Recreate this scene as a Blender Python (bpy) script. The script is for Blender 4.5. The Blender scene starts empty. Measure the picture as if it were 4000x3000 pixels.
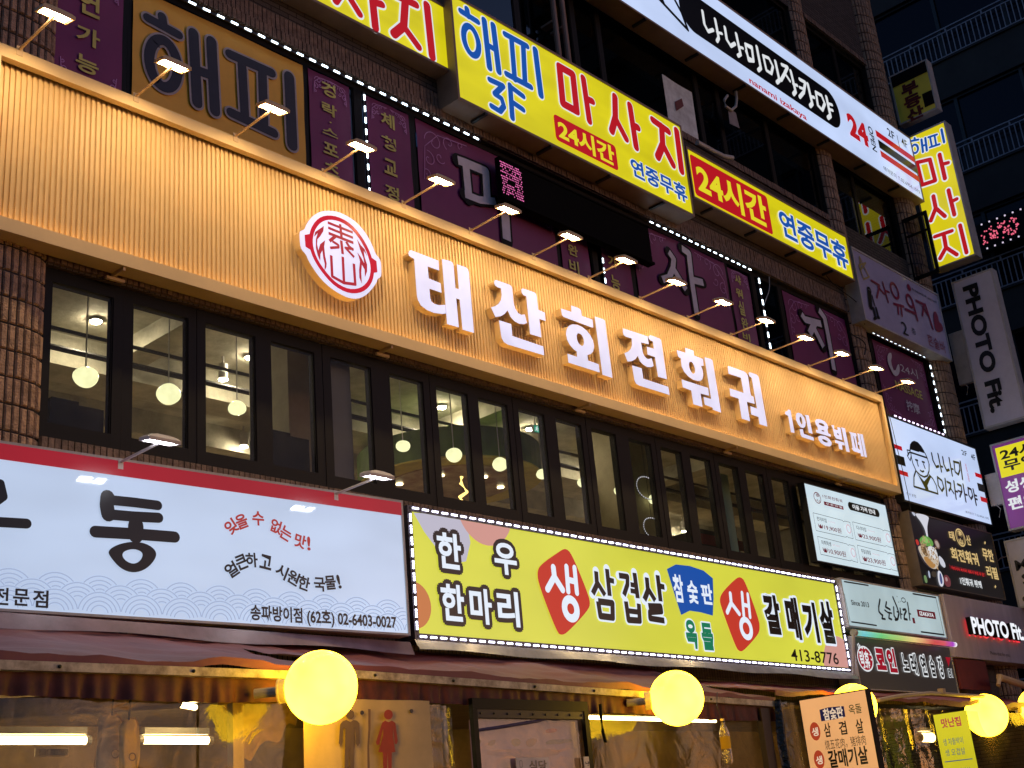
import bpy, bmesh, math, random
from mathutils import Vector, Matrix
from mathutils.geometry import tessellate_polygon
random.seed(7)
SC = bpy.context.scene
COL = SC.collection

# ------------------------------------------------------------------ camera
FPX = 4976.07
RX = Vector((0.68041144, 0.19715904, 0.70581059))      # street direction, up and depth in camera axes
RY = Vector((-0.72770112, 0.29552778, 0.61896237))
RZ = Vector((-0.08655261, -0.93476823, 0.34455333))
CAM = Vector((0.0, -8.0, 1.6))
cd = bpy.data.cameras.new('camera'); cam = bpy.data.objects.new('camera', cd); COL.objects.link(cam)
right = Vector((RX[0], RY[0], RZ[0])); down = Vector((RX[1], RY[1], RZ[1])); fwd = Vector((RX[2], RY[2], RZ[2]))
cam.matrix_world = Matrix(((right[0], -down[0], -fwd[0], CAM[0]), (right[1], -down[1], -fwd[1], CAM[1]), (right[2], -down[2], -fwd[2], CAM[2]), (0, 0, 0, 1)))
cd.sensor_width = 36; cd.lens = FPX / 4000 * 36; cd.clip_start = 0.05; cd.clip_end = 500
SC.camera = cam
# ------------------------------------------------------------------ dusk sky, faint sun, exposure
SUN_EL, SUN_ROT = math.radians(4.5), math.radians(140)
wd = bpy.data.worlds.new("World"); SC.world = wd; wd.use_nodes = True
wn = wd.node_tree.nodes; wn.clear()
sky = wn.new('ShaderNodeTexSky'); sky.sky_type = 'NISHITA'; sky.sun_disc = False
sky.sun_elevation = SUN_EL; sky.sun_rotation = SUN_ROT; sky.ozone_density = 4.0
bgn = wn.new('ShaderNodeBackground'); bgn.inputs['Strength'].default_value = 0.15
won = wn.new('ShaderNodeOutputWorld')
tint = wn.new('ShaderNodeMix'); tint.data_type = 'RGBA'; tint.blend_type = 'MULTIPLY'; tint.inputs['Factor'].default_value = 1
tint.inputs['B'].default_value = (1.45, 1.04, 1.08, 1)
wd.node_tree.links.new(sky.outputs[0], tint.inputs['A']); wd.node_tree.links.new(tint.outputs['Result'], bgn.inputs[0]); wd.node_tree.links.new(bgn.outputs[0], won.inputs[0])
sl = bpy.data.lights.new('sun', 'SUN'); sl.energy = 0.02; sl.angle = math.radians(10); sl.color = (1, 0.9, 0.8)
so = bpy.data.objects.new('sun', sl); COL.objects.link(so); so.rotation_euler = (math.radians(89) , 0, math.radians(140))
SC.view_settings.view_transform = 'Standard'; SC.view_settings.look = 'None'
SC.view_settings.exposure = 0; SC.view_settings.gamma = 1
SC.cycles.max_bounces = 7; SC.cycles.diffuse_bounces = 3; SC.cycles.glossy_bounces = 3; SC.cycles.transmission_bounces = 4
SC.cycles.transparent_max_bounces = 12; SC.cycles.sample_clamp_indirect = 6; SC.cycles.caustics_reflective = False; SC.cycles.caustics_refractive = False

# ------------------------------------------------------------------ photograph survey windows: (origin u, v, scale)
W = {'lg': (1120, 800, .24111), 'h1': (1560, 940, .24111), 'h2': (1880, 1060, .21097), 'h3': (2150, 1160, .21097), 'h4': (2390, 1260, .18083),
     'h5': (2600, 1340, .18083), 'h6': (2780, 1400, .18083), 'h7': (3030, 1570, .18083), 'mn': (3100, 1860, .25316), 'hp': (3520, 1980, .25316),
     'ci': (3300, 2200, .31646), 'nm': (3440, 1580, .31337), 'bx': (1880, 560, .36166), 'ba': (2480, 860, .45208), 're': (3280, 560, .42204),
     'wi': (1480, 1440, .45208), 's1': (0, 2560, .31646), 's2': (700, 2500, .5425), 's3': (1780, 2640, .31646), 's4': (2400, 2600, .36166),
     's5': (3000, 2600, .45208), 'w2': (2400, 1600, .39781), 'tr': (2900, 0, .49729), 'iz': (2300, 0, .63291)}
for i in range(4):
    for j in range(3):
        W['t%d%d' % (i, j)] = (1000 * i, 1000 * j, .60277)

def ray(w, a, b):
    o = W[w]; c = Vector((o[0] + a * o[2] - 2000, o[1] + b * o[2] - 1500, FPX))
    return Vector((RX.dot(c), RY.dot(c), RZ.dot(c)))
def at_y(w, a, b, y):
    d = ray(w, a, b); return CAM + d * ((y - CAM[1]) / d[1])
def at_x(w, a, b, x):
    d = ray(w, a, b); return CAM + d * ((x - CAM[0]) / d[0])
def at_z(w, a, b, z):
    d = ray(w, a, b); return CAM + d * ((z - CAM[2]) / d[2])

class Plane:
    """a facade-parallel plane (y = const) or a projecting sign's plane (x = const): s runs right, t up, n towards the viewer"""
    def __init__(self, y=None, x=None, skew=None):
        self.y, self.x, self.k = y, x, skew          # skew = (x0, dy/dx): a sign hung slightly out of parallel
    def w(self, s, t, n=0.0):
        if self.k: return Vector((s, self.y + (s - self.k[0]) * self.k[1] - n, t))
        return Vector((s, self.y - n, t)) if self.x is None else Vector((self.x - n, -s, t))
    def p(self, w, a, b):
        if self.k:
            d = ray(w, a, b); x0, m = self.k
            q = CAM + d * ((self.y - x0 * m + m * CAM[0] - CAM[1]) / (d[1] - m * d[0])); return (q[0], q[2])
        if self.x is None:
            q = at_y(w, a, b, self.y); return (q[0], q[2])
        q = at_x(w, a, b, self.x); return (-q[1], q[2])
    def sc(self, w, a, b):
        """metres per survey pixel along the plane's horizontal and vertical at a place"""
        p0 = self.p(w, a, b); pa = self.p(w, a + 10, b); pb = self.p(w, a, b + 10)
        j = ((pa[0] - p0[0]) / 10, (pa[1] - p0[1]) / 10, (pb[0] - p0[0]) / 10, (pb[1] - p0[1]) / 10)
        det = j[0] * j[3] - j[1] * j[2]
        return abs(det / j[3]), abs(det / j[0])

# ------------------------------------------------------------------ mesh builder
class MB:
    def __init__(self):
        self.v = []; self.f = []; self.k = 0; self.ops = []
    def add(self, vs, fs):
        o = len(self.v); self.v += [Vector(x) for x in vs]; self.f += [[i + o for i in f] for f in fs]; return self
    def bump(self):
        self.k += 1; return 0.00012 * (self.k % 9)
    def box3(self, a, b):
        x0, y0, z0 = a; x1, y1, z1 = b
        return self.add([(x0, y0, z0), (x1, y0, z0), (x1, y1, z0), (x0, y1, z0), (x0, y0, z1), (x1, y0, z1), (x1, y1, z1), (x0, y1, z1)],
                        [[0, 3, 2, 1], [4, 5, 6, 7], [0, 1, 5, 4], [1, 2, 6, 5], [2, 3, 7, 6], [3, 0, 4, 7]])
    def box(self, pl, s0, s1, t0, t1, n0, n1):
        vs = [pl.w(s, t, n) for n in (n0, n1) for (s, t) in ((s0, t0), (s1, t0), (s1, t1), (s0, t1))]
        return self.add(vs, [[3, 2, 1, 0], [4, 5, 6, 7], [0, 1, 5, 4], [1, 2, 6, 5], [2, 3, 7, 6], [3, 0, 4, 7]])
    def rect(self, pl, s0, s1, t0, t1, n):
        return self.add([pl.w(s0, t0, n), pl.w(s1, t0, n), pl.w(s1, t1, n), pl.w(s0, t1, n)], [[0, 1, 2, 3]])
    def poly(self, pl, pts, n, n0=None, holes=()):
        """flat polygon (2-D points) at height n, extruded back to n0 when given"""
        loops = [list(pts)] + [list(h) for h in holes]
        self.ops.append(len(self.f)); tri = tessellate_polygon([[Vector((p[0], p[1], 0)) for p in L] for L in loops])
        flat = [p for L in loops for p in L]
        vs = [pl.w(p[0], p[1], n) for p in flat]; fs = []
        for t in tri:
            a, b, c = (flat[i] for i in t)
            ar = (b[0] - a[0]) * (c[1] - a[1]) - (b[1] - a[1]) * (c[0] - a[0])
            fs.append(list(t) if ar > 0 else list(t)[::-1])
        if n0 is not None:
            N = len(flat); vs += [pl.w(p[0], p[1], n0) for p in flat]; o = 0
            for L in loops:
                m = len(L)
                for i in range(m):
                    fs.append([o + i, o + (i + 1) % m, N + o + (i + 1) % m, N + o + i])
                o += m
        return self.add(vs, fs)
    def sides(self, pl, pts, n, n0):
        m = len(pts); vs = [pl.w(p[0], p[1], n) for p in pts] + [pl.w(p[0], p[1], n0) for p in pts]
        return self.add(vs, [[i, (i + 1) % m, m + (i + 1) % m, m + i] for i in range(m)])
    def stroke2(self, pl, pts, wd_, n, cap='round', closed=False):
        self.ops.append(len(self.f)); r = wd_ / 2; m = len(pts); segs = [(i, i + 1) for i in range(m - 1)] + ([(m - 1, 0)] if closed else [])
        for i, j in segs:
            a, b = Vector(pts[i]), Vector(pts[j]); d = b - a
            if d.length < 1e-6: continue
            d.normalize(); q = Vector((-d[1], d[0])) * r; e = self.bump()
            self.add([pl.w(*(a - q), n + e), pl.w(*(b - q), n + e), pl.w(*(b + q), n + e), pl.w(*(a + q), n + e)], [[0, 1, 2, 3]])
        for i in range(m):
            if cap != 'round' and not closed and i in (0, m - 1): continue
            e = self.bump(); K = 14
            c = pts[i]
            self.add([pl.w(c[0] + r * math.cos(2 * math.pi * k / K), c[1] + r * math.sin(2 * math.pi * k / K), n + e) for k in range(K)], [list(range(K))])
        return self
    def tube(self, pts, r, K=8, caps=True):
        pts = [Vector(p) for p in pts]; rings = []; up = Vector((0, 0, 1)); o0 = len(self.v); vs = []; fs = []
        for i, p in enumerate(pts):
            d = (pts[min(i + 1, len(pts) - 1)] - pts[max(i - 1, 0)]).normalized()
            u = d.cross(up)
            if u.length < 1e-3: u = d.cross(Vector((1, 0, 0)))
            u.normalize(); w_ = u.cross(d); rr = r[i] if isinstance(r, (list, tuple)) else r
            vs += [p + (u * math.cos(2 * math.pi * k / K) + w_ * math.sin(2 * math.pi * k / K)) * rr for k in range(K)]
        for i in range(len(pts) - 1):
            for k in range(K):
                fs.append([i * K + k, i * K + (k + 1) % K, (i + 1) * K + (k + 1) % K, (i + 1) * K + k])
        if caps:
            fs.append(list(range(K))[::-1]); fs.append([(len(pts) - 1) * K + k for k in range(K)])
        return self.add(vs, fs)
    def sphere(self, c, r, U=24, V=14, sq=(1, 1, 1), fn=None):
        c = Vector(c); vs = []; fs = []
        for i in range(V + 1):
            th = math.pi * i / V
            for j in range(U):
                ph = 2 * math.pi * j / U
                p = Vector((math.sin(th) * math.cos(ph) * sq[0], math.sin(th) * math.sin(ph) * sq[1], math.cos(th) * sq[2]))
                if fn: p = fn(p)
                vs.append(c + p * r)
        for i in range(V):
            for j in range(U):
                fs.append([i * U + j, (i + 1) * U + j, (i + 1) * U + (j + 1) % U, i * U + (j + 1) % U])
        return self.add(vs, fs)
    def lathe(self, c, prof, K=20):
        """profile of (radius, height) about a vertical axis through c"""
        vs = []; fs = []
        for (r, h) in prof:
            vs += [(c[0] + r * math.cos(2 * math.pi * k / K), c[1] + r * math.sin(2 * math.pi * k / K), c[2] + h) for k in range(K)]
        for i in range(len(prof) - 1):
            for k in range(K):
                fs.append([i * K + k, i * K + (k + 1) % K, (i + 1) * K + (k + 1) % K, (i + 1) * K + k])
        fs.append(list(range(K))[::-1]); fs.append([(len(prof) - 1) * K + k for k in range(K)])
        return self.add(vs, fs)
    def grid(self, fn, nu, nv):
        vs = [fn(i / nu, j / nv) for j in range(nv + 1) for i in range(nu + 1)]
        return self.add(vs, [[j * (nu + 1) + i, j * (nu + 1) + i + 1, (j + 1) * (nu + 1) + i + 1, (j + 1) * (nu + 1) + i] for j in range(nv) for i in range(nu)])
    # lettering
    def text(self, pl, s, ll, lr, ul, n, off=0.0, back=None):
        """font lettering whose ink box has lower-left, lower-right and upper-left corners at the given 2-D points"""
        self.ops.append(len(self.f)); vs, fs, x0, x1, y0, y1 = glyphs(s, off)
        ex = Vector(lr) - Vector(ll); ey = Vector(ul) - Vector(ll); o = Vector(ll); q = []
        for (x, y) in vs:
            p = o + ex * ((x - x0) / (x1 - x0)) + ey * ((y - y0) / (y1 - y0)); q.append(p)
        self.add([pl.w(p[0], p[1], n) for p in q], fs)
        if back is not None:
            ed = {}
            for f_ in fs:
                for i in range(len(f_)):
                    a, b = f_[i], f_[(i + 1) % len(f_)]
                    if (b, a) in ed: ed[(b, a)] = None
                    else: ed[(a, b)] = 1
            for (a, b), k in ed.items():
                if k and (b, a) not in {}:
                    self.add([pl.w(*q[a], n), pl.w(*q[b], n), pl.w(*q[b], back), pl.w(*q[a], back)], [[0, 1, 2, 3]])
        return self
    def tx(self, pl, w, s, a0, b0, a1, b1, n=.004, off=0.02, back=None):
        """axis-aligned lettering between a survey upper-left and lower-right point"""
        p, q = pl.p(w, a0, b0), pl.p(w, a1, b1)
        return self.text(pl, s, (p[0], q[1]), (q[0], q[1]), (p[0], p[1]), n, off, back)

_gl = {}
def glyphs(s, off):
    k = (s, off)
    if k not in _gl:
        cu = bpy.data.curves.new('lettering', 'FONT'); cu.body = s; cu.offset = off; cu.resolution_u = 4
        o = bpy.data.objects.new('lettering', cu); COL.objects.link(o)
        dg = bpy.context.evaluated_depsgraph_get()
        m = bpy.data.meshes.new_from_object(o.evaluated_get(dg))
        vs = [(v.co.x, v.co.y) for v in m.vertices]; fs = [list(p.vertices) for p in m.polygons]
        bpy.data.objects.remove(o); bpy.data.curves.remove(cu); bpy.data.meshes.remove(m)
        xs = [v[0] for v in vs]; ys = [v[1] for v in vs]
        _gl[k] = (vs, fs, min(xs), max(xs), min(ys), max(ys))
    return _gl[k]

def ell(pl, w, a, b, rx, ry, K=28, a0=0, a1=360):
    """ellipse points about a survey centre; rx, ry in survey pixels along the plane's horizontal and vertical"""
    c = pl.p(w, a, b); sx, sy = pl.sc(w, a, b)
    full = (a1 - a0) >= 360; m = K if full else K + 1
    return [(c[0] + rx * sx * math.cos(math.radians(a0 + (a1 - a0) * k / K)), c[1] + ry * sy * math.sin(math.radians(a0 + (a1 - a0) * k / K))) for k in range(m)]
def pp(pl, w, pts):
    return [pl.p(w, a, b) for a, b in pts]
def smooth(pts, it=2, closed=False):
    for _ in range(it):
        q = [] if closed else [pts[0]]
        m = len(pts)
        for i in range(m if closed else m - 1):
            a, b = pts[i], pts[(i + 1) % m]
            q.append((a[0] * .75 + b[0] * .25, a[1] * .75 + b[1] * .25)); q.append((a[0] * .25 + b[0] * .75, a[1] * .25 + b[1] * .75))
        if not closed: q.append(pts[-1])
        pts = q
    return pts
def rrect(s0, s1, t0, t1, r, K=5):
    o = []
    for cx, cy, a in ((s1 - r, t1 - r, 0), (s0 + r, t1 - r, 90), (s0 + r, t0 + r, 180), (s1 - r, t0 + r, 270)):
        o += [(cx + r * math.cos(math.radians(a + 90 * k / K)), cy + r * math.sin(math.radians(a + 90 * k / K))) for k in range(K + 1)]
    return o

# ------------------------------------------------------------------ materials
def lin(c):
    return tuple((x / 255 / 12.92 if x / 255 <= .04045 else ((x / 255 + .055) / 1.055) ** 2.4) for x in c) + (1.0,)
def nodes(name):
    m = bpy.data.materials.new(name); m.use_nodes = True; nt = m.node_tree
    return m, nt, nt.nodes['Principled BSDF']
def L(nt, a, b): nt.links.new(a, b)
def paint(name, col, rough=.55, metal=0.0, spec=.5, dirt=.25, scale=6.0, bump=0.0, bscale=60.0, dirtcol=None, stretch=(1, 1, 1)):
    """plain surface with wear: base colour varied by noise of its own shape"""
    m, nt, b = nodes(name); c = lin(col)
    b.inputs['Roughness'].default_value = rough; b.inputs['Metallic'].default_value = metal; b.inputs['Specular IOR Level'].default_value = spec
    tc = nt.nodes.new('ShaderNodeTexCoord'); mp = nt.nodes.new('ShaderNodeMapping'); mp.inputs['Scale'].default_value = stretch
    L(nt, tc.outputs['Object'], mp.inputs[0])
    nz = nt.nodes.new('ShaderNodeTexNoise'); nz.inputs['Scale'].default_value = scale; nz.inputs['Detail'].default_value = 5; nz.inputs['Roughness'].default_value = .65
    L(nt, mp.outputs[0], nz.inputs['Vector'])
    mx = nt.nodes.new('ShaderNodeMix'); mx.data_type = 'RGBA'
    d = lin(dirtcol) if dirtcol else tuple(x * (1 - dirt) for x in c[:3]) + (1,)
    mx.inputs['A'].default_value = d; mx.inputs['B'].default_value = tuple(min(1, x * (1 + dirt * .3)) for x in c[:3]) + (1,)
    rp = nt.nodes.new('ShaderNodeMapRange'); rp.inputs['From Min'].default_value = .3; rp.inputs['From Max'].default_value = .65
    L(nt, nz.outputs[0], rp.inputs['Value']); L(nt, rp.outputs[0], mx.inputs['Factor']); L(nt, mx.outputs['Result'], b.inputs['Base Color'])
    if bump:
        n2 = nt.nodes.new('ShaderNodeTexNoise'); n2.inputs['Scale'].default_value = bscale; n2.inputs['Detail'].default_value = 4
        L(nt, mp.outputs[0], n2.inputs['Vector'])
        bp = nt.nodes.new('ShaderNodeBump'); bp.inputs['Strength'].default_value = bump; bp.inputs['Distance'].default_value = .02
        L(nt, n2.outputs[0], bp.inputs['Height']); L(nt, bp.outputs[0], b.inputs['Normal'])
    return m
def lit(name, col, k=1.0, gloss=.25, base=None, vary=0.0, vscale=1.5, stretch=(1, 1, 1), sample=True, spec=.4):
    """backlit or glowing surface: emission of its own colour, unevenly backlit when vary is set"""
    m, nt, b = nodes(name); c = lin(col)
    b.inputs['Base Color'].default_value = (tuple(x * (.35 if sample else .06) for x in c[:3]) + (1,)) if base is None else base
    b.inputs['Roughness'].default_value = gloss; b.inputs['Specular IOR Level'].default_value = spec if sample else .15
    b.inputs['Emission Color'].default_value = c; b.inputs['Emission Strength'].default_value = k
    if vary:
        tc = nt.nodes.new('ShaderNodeTexCoord'); mp = nt.nodes.new('ShaderNodeMapping'); mp.inputs['Scale'].default_value = stretch
        nz = nt.nodes.new('ShaderNodeTexNoise'); nz.inputs['Scale'].default_value = vscale; nz.inputs['Detail'].default_value = 2
        rp = nt.nodes.new('ShaderNodeMapRange'); rp.inputs['From Min'].default_value = .3; rp.inputs['From Max'].default_value = .7
        rp.inputs['To Min'].default_value = k * (1 - vary); rp.inputs['To Max'].default_value = k * (1 + vary)
        L(nt, tc.outputs['Object'], mp.inputs[0]); L(nt, mp.outputs[0], nz.inputs['Vector']); L(nt, nz.outputs[0], rp.inputs['Value'])
        L(nt, rp.outputs[0], b.inputs['Emission Strength'])
    if not sample: m.cycles.emission_sampling = 'NONE'
    return m
def glass(name, tint=(1, 1, 1, 1), fac=.06, rough=.02, milk=0.0, milkcol=(.8, .7, .5, 1), bump=0.0, bscale=8.0, grime=0.0, top=.8):
    """thin pane or clear vinyl: see-through with a fresnel reflection, optionally hazy with scratches"""
    m = bpy.data.materials.new(name); m.use_nodes = True; nt = m.node_tree; N = nt.nodes; N.clear()
    out = N.new('ShaderNodeOutputMaterial'); tr = N.new('ShaderNodeBsdfTransparent'); tr.inputs[0].default_value = tint
    gl = N.new('ShaderNodeBsdfGlossy'); gl.inputs['Roughness'].default_value = rough
    lw = N.new('ShaderNodeLayerWeight'); lw.inputs['Blend'].default_value = .25
    mr = N.new('ShaderNodeMapRange'); mr.inputs['To Min'].default_value = fac; mr.inputs['To Max'].default_value = top
    L(nt, lw.outputs['Fresnel'], mr.inputs['Value'])
    mx = N.new('ShaderNodeMixShader'); L(nt, mr.outputs[0], mx.inputs[0]); L(nt, tr.outputs[0], mx.inputs[1]); L(nt, gl.outputs[0], mx.inputs[2])
    last = mx.outputs[0]; tc = N.new('ShaderNodeTexCoord')
    if bump:
        nz = N.new('ShaderNodeTexNoise'); nz.inputs['Scale'].default_value = bscale; nz.inputs['Detail'].default_value = 3; nz.inputs['Distortion'].default_value = 1.5
        L(nt, tc.outputs['Object'], nz.inputs['Vector'])
        bp = N.new('ShaderNodeBump'); bp.inputs['Strength'].default_value = bump; bp.inputs['Distance'].default_value = .05
        L(nt, nz.outputs[0], bp.inputs['Height']); L(nt, bp.outputs[0], gl.inputs['Normal'])
    if milk:
        df = N.new('ShaderNodeBsdfDiffuse'); df.inputs[0].default_value = milkcol
        tl = N.new('ShaderNodeBsdfTranslucent'); tl.inputs[0].default_value = milkcol
        ad = N.new('ShaderNodeMixShader'); ad.inputs[0].default_value = .5; L(nt, df.outputs[0], ad.inputs[1]); L(nt, tl.outputs[0], ad.inputs[2])
        m2 = N.new('ShaderNodeMixShader'); m2.inputs[0].default_value = milk
        if grime:
            n3 = N.new('ShaderNodeTexNoise'); n3.inputs['Scale'].default_value = 5; n3.inputs['Detail'].default_value = 8; n3.inputs['Roughness'].default_value = .7
            L(nt, tc.outputs['Object'], n3.inputs['Vector'])
            r3 = N.new('ShaderNodeMapRange'); r3.inputs['From Min'].default_value = .4; r3.inputs['From Max'].default_value = .75
            r3.inputs['To Min'].default_value = milk * .5; r3.inputs['To Max'].default_value = min(1, milk + grime)
            L(nt, n3.outputs[0], r3.inputs['Value']); L(nt, r3.outputs[0], m2.inputs[0])
        L(nt, last, m2.inputs[1]); L(nt, ad.outputs[0], m2.inputs[2]); last = m2.outputs[0]
    L(nt, last, out.inputs[0])
    return m
def tiles(name, col, bw=.05, rh=.2, mortar=.005, mcol=(22, 18, 16), offset=0.0, rad=None, var=.35):
    """ribbed clay tiles in a stack bond, laid out in object space; round the column when rad is given"""
    m, nt, b = nodes(name); N = nt.nodes
    tc = N.new('ShaderNodeTexCoord'); sx = N.new('ShaderNodeSeparateXYZ'); L(nt, tc.outputs['Object'], sx.inputs[0])
    cx = N.new('ShaderNodeCombineXYZ')
    if rad:
        at = N.new('ShaderNodeMath'); at.operation = 'ARCTAN2'; ng = N.new('ShaderNodeMath'); ng.operation = 'MULTIPLY'; ng.inputs[1].default_value = -1
        L(nt, sx.outputs['Y'], ng.inputs[0]); L(nt, sx.outputs['X'], at.inputs[0]); L(nt, ng.outputs[0], at.inputs[1])
        ml = N.new('ShaderNodeMath'); ml.operation = 'MULTIPLY'; ml.inputs[1].default_value = rad; L(nt, at.outputs[0], ml.inputs[0]); L(nt, ml.outputs[0], cx.inputs['X'])
    else:
        ad = N.new('ShaderNodeMath'); ad.operation = 'ADD'; L(nt, sx.outputs['X'], ad.inputs[0]); L(nt, sx.outputs['Y'], ad.inputs[1]); L(nt, ad.outputs[0], cx.inputs['X'])
    L(nt, sx.outputs['Z'], cx.inputs['Y'])
    br = N.new('ShaderNodeTexBrick'); br.offset = offset; br.squash = 1.0; br.inputs['Scale'].default_value = 1.0
    br.inputs['Brick Width'].default_value = bw; br.inputs['Row Height'].default_value = rh; br.inputs['Mortar Size'].default_value = mortar; br.inputs['Mortar Smooth'].default_value = .3
    c = lin(col); br.inputs['Color1'].default_value = c; br.inputs['Color2'].default_value = tuple(x * (1 - var) for x in c[:3]) + (1,); br.inputs['Mortar'].default_value = lin(mcol)
    L(nt, cx.outputs[0], br.inputs['Vector'])
    nz = N.new('ShaderNodeTexNoise'); nz.inputs['Scale'].default_value = 55; nz.inputs['Detail'].default_value = 6; L(nt, tc.outputs['Object'], nz.inputs['Vector'])
    mu = N.new('ShaderNodeMix'); mu.data_type = 'RGBA'; mu.blend_type = 'MULTIPLY'; mu.inputs['Factor'].default_value = .6
    L(nt, br.outputs['Color'], mu.inputs['A']); L(nt, nz.outputs[0], mu.inputs['B']); 
    gn = N.new('ShaderNodeMix'); gn.data_type = 'RGBA'; gn.blend_type = 'ADD'; gn.inputs['Factor'].default_value = .25
    L(nt, mu.outputs['Result'], gn.inputs['A']); L(nt, br.outputs['Color'], gn.inputs['B']); L(nt, gn.outputs['Result'], b.inputs['Base Color'])
    hs = N.new('ShaderNodeMath'); hs.operation = 'MULTIPLY_ADD'; L(nt, nz.outputs[0], hs.inputs[0]); hs.inputs[1].default_value = .5
    iv = N.new('ShaderNodeMath'); iv.operation = 'SUBTRACT'; iv.inputs[0].default_value = 1; L(nt, br.outputs['Fac'], iv.inputs[1]); L(nt, iv.outputs[0], hs.inputs[2])
    bp = N.new('ShaderNodeBump'); bp.inputs['Strength'].default_value = .9; bp.inputs['Distance'].default_value = .012; L(nt, hs.outputs[0], bp.inputs['Height']); L(nt, bp.outputs[0], b.inputs['Normal'])
    b.inputs['Roughness'].default_value = .8
    return m

MT = {}
def mt(k, fn, *a, **kw):
    if k not in MT: MT[k] = fn(k, *a, **kw)
    return MT[k]
BLACK = paint('black_vinyl', (9, 9, 10), rough=.5, dirt=.1, spec=.15)
FRAME = paint('black_window_frame', (13, 11, 10), rough=.5, dirt=.3, spec=.2)
CASE = paint('brown_sign_casing', (146, 120, 104), rough=.45, dirt=.25, scale=3)
CASEW = paint('white_sign_casing', (190, 186, 184), rough=.45, dirt=.25, scale=4)
DARKM = paint('dark_metal', (28, 27, 28), rough=.45, dirt=.3)
GLASSM = glass('window_glass', tint=(.95, .95, .9, 1), fac=.015, top=.14, milk=.045, milkcol=(.7, .66, .56, 1), grime=.05)
DARKG = glass('dark_window_glass', tint=(.35, .37, .4, 1), fac=.10)

# ------------------------------------------------------------------ objects
def thing(name, label, cat, loc=(0, 0, 0), group=None):
    o = bpy.data.objects.new(name, None); COL.objects.link(o); o.location = loc; o.empty_display_size = .1
    o['label'] = label; o['category'] = cat
    if group: o['group'] = group
    return o
def rootloc(o):
    while o.parent: o = o.parent
    return o.location.copy()
def clusters(mb):
    """lettering strokes and words that stand apart, as separate builders"""
    par = list(range(len(mb.v)))
    def find(i):
        while par[i] != i: par[i] = par[par[i]]; i = par[i]
        return i
    for f in mb.f:
        r = find(f[0])
        for k in f[1:]: par[find(k)] = r
    isl = {}
    for f in mb.f: isl.setdefault(find(f[0]), []).append(f)
    g = []
    for fs in isl.values():
        P = [mb.v[k] for k in {k for f in fs for k in f}]
        g.append([[min(p[j] for p in P) for j in range(3)], [max(p[j] for p in P) for j in range(3)], fs])
    grp = list(range(len(g)))
    def top(i):
        while grp[i] != i: grp[i] = grp[grp[i]]; i = grp[i]
        return i
    for i in range(len(g)):
        for j in range(i):
            A, B = g[i], g[j]
            gap = math.sqrt(sum(max(0, A[0][k] - B[1][k], B[0][k] - A[1][k]) ** 2 for k in range(3)))
            size = max(max(A[1][k] - A[0][k] for k in range(3)), max(B[1][k] - B[0][k] for k in range(3)))
            if gap <= max(.018, .46 * size): grp[top(i)] = top(j)
    mg = {}
    for i in range(len(g)): mg.setdefault(top(i), []).extend(g[i][2])
    g = [(0, 0, fs) for fs in mg.values()]
    res = []
    for lo, hi, fs in g:
        mp = {}; n = MB()
        for f in fs:
            q = []
            for k in f:
                if k not in mp: mp[k] = len(n.v); n.v.append(mb.v[k])
                q.append(mp[k])
            n.f.append(q)
        res.append(n)
    return res
def part(name, mb, mat, parent=None, smoothed=False, origin=None):
    if name in ('lettering', 'letter_outline', 'pictogram', 'emblem_mark', 'poster_print', 'bracket', 'price', 'pale_print', 'logo', 'figure', 'emblem', 'soffit_light', 'black_patch', 'round_mark', 'hours_lettering', 'corner_ornament', 'label_mark', 'label', 'eyelet', 'print') and mb.ops is not None:
        cs = clusters(mb)
        if len(cs) > 1:
            for c in cs: c.ops = None
            return [part(name, c, mat, parent, smoothed, origin) for c in cs][0]
    me = bpy.data.meshes.new(name); off = rootloc(parent) if parent else Vector((0, 0, 0))
    if origin is not None: off = Vector(origin)
    me.from_pydata([v - off for v in mb.v], [], mb.f); me.update()
    for m in (mat if isinstance(mat, list) else [mat]): me.materials.append(m)
    if smoothed: me.shade_smooth()
    o = bpy.data.objects.new(name, me); COL.objects.link(o)
    if parent:
        o.parent = parent
        if origin is not None: o.location = off - rootloc(parent) if parent.parent is None else off - rootloc(parent)
    elif origin is not None: o.location = off
    return o
def single(name, mb, mat, label, cat, group=None, smoothed=False):
    o = part(name, mb, mat, None, smoothed); o['label'] = label; o['category'] = cat
    if group: o['group'] = group
    return o
def struct(name, mb, mat):
    o = part(name, mb, mat); o['kind'] = 'structure'; return o
def copy_thing(root, loc, label=None):
    r = root.copy(); COL.objects.link(r); r.location = loc
    if label: r['label'] = label
    def rec(src, dst):
        for ch in list(src.children):
            c = ch.copy(); COL.objects.link(c); c.parent = dst; rec(ch, c)
    rec(root, r)
    return r

def lightbox(name, label, cat, pl, r, face, casing=CASE, depth=.22, border=.03, group=None, proud=0.0):
    """sign box: r = (s0, s1, t0, t1) of the front; casing box behind, a thin rim round the front and the lit panel inside it"""
    s0, s1, t0, t1 = r
    root = thing(name, label, cat, pl.w((s0 + s1) / 2, t0, -depth / 2), group)
    m = MB(); m.box(pl, s0, s1, t0, t1, -depth, -.012)
    b = border
    m.box(pl, s0, s1, t1 - b, t1, -.0118, .004); m.box(pl, s0, s1, t0, t0 + b, -.0118, .004)
    m.box(pl, s0, s0 + b, t0 + b + .0005, t1 - b - .0005, -.0118, .004); m.box(pl, s1 - b, s1, t0 + b + .0005, t1 - b - .0005, -.0118, .004)
    part('casing', m, casing, root)
    f = MB(); f.rect(pl, s0 + b, s1 - b, t0 + b, t1 - b, -.008 + proud); part('panel', f, face, root)
    return root
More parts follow.
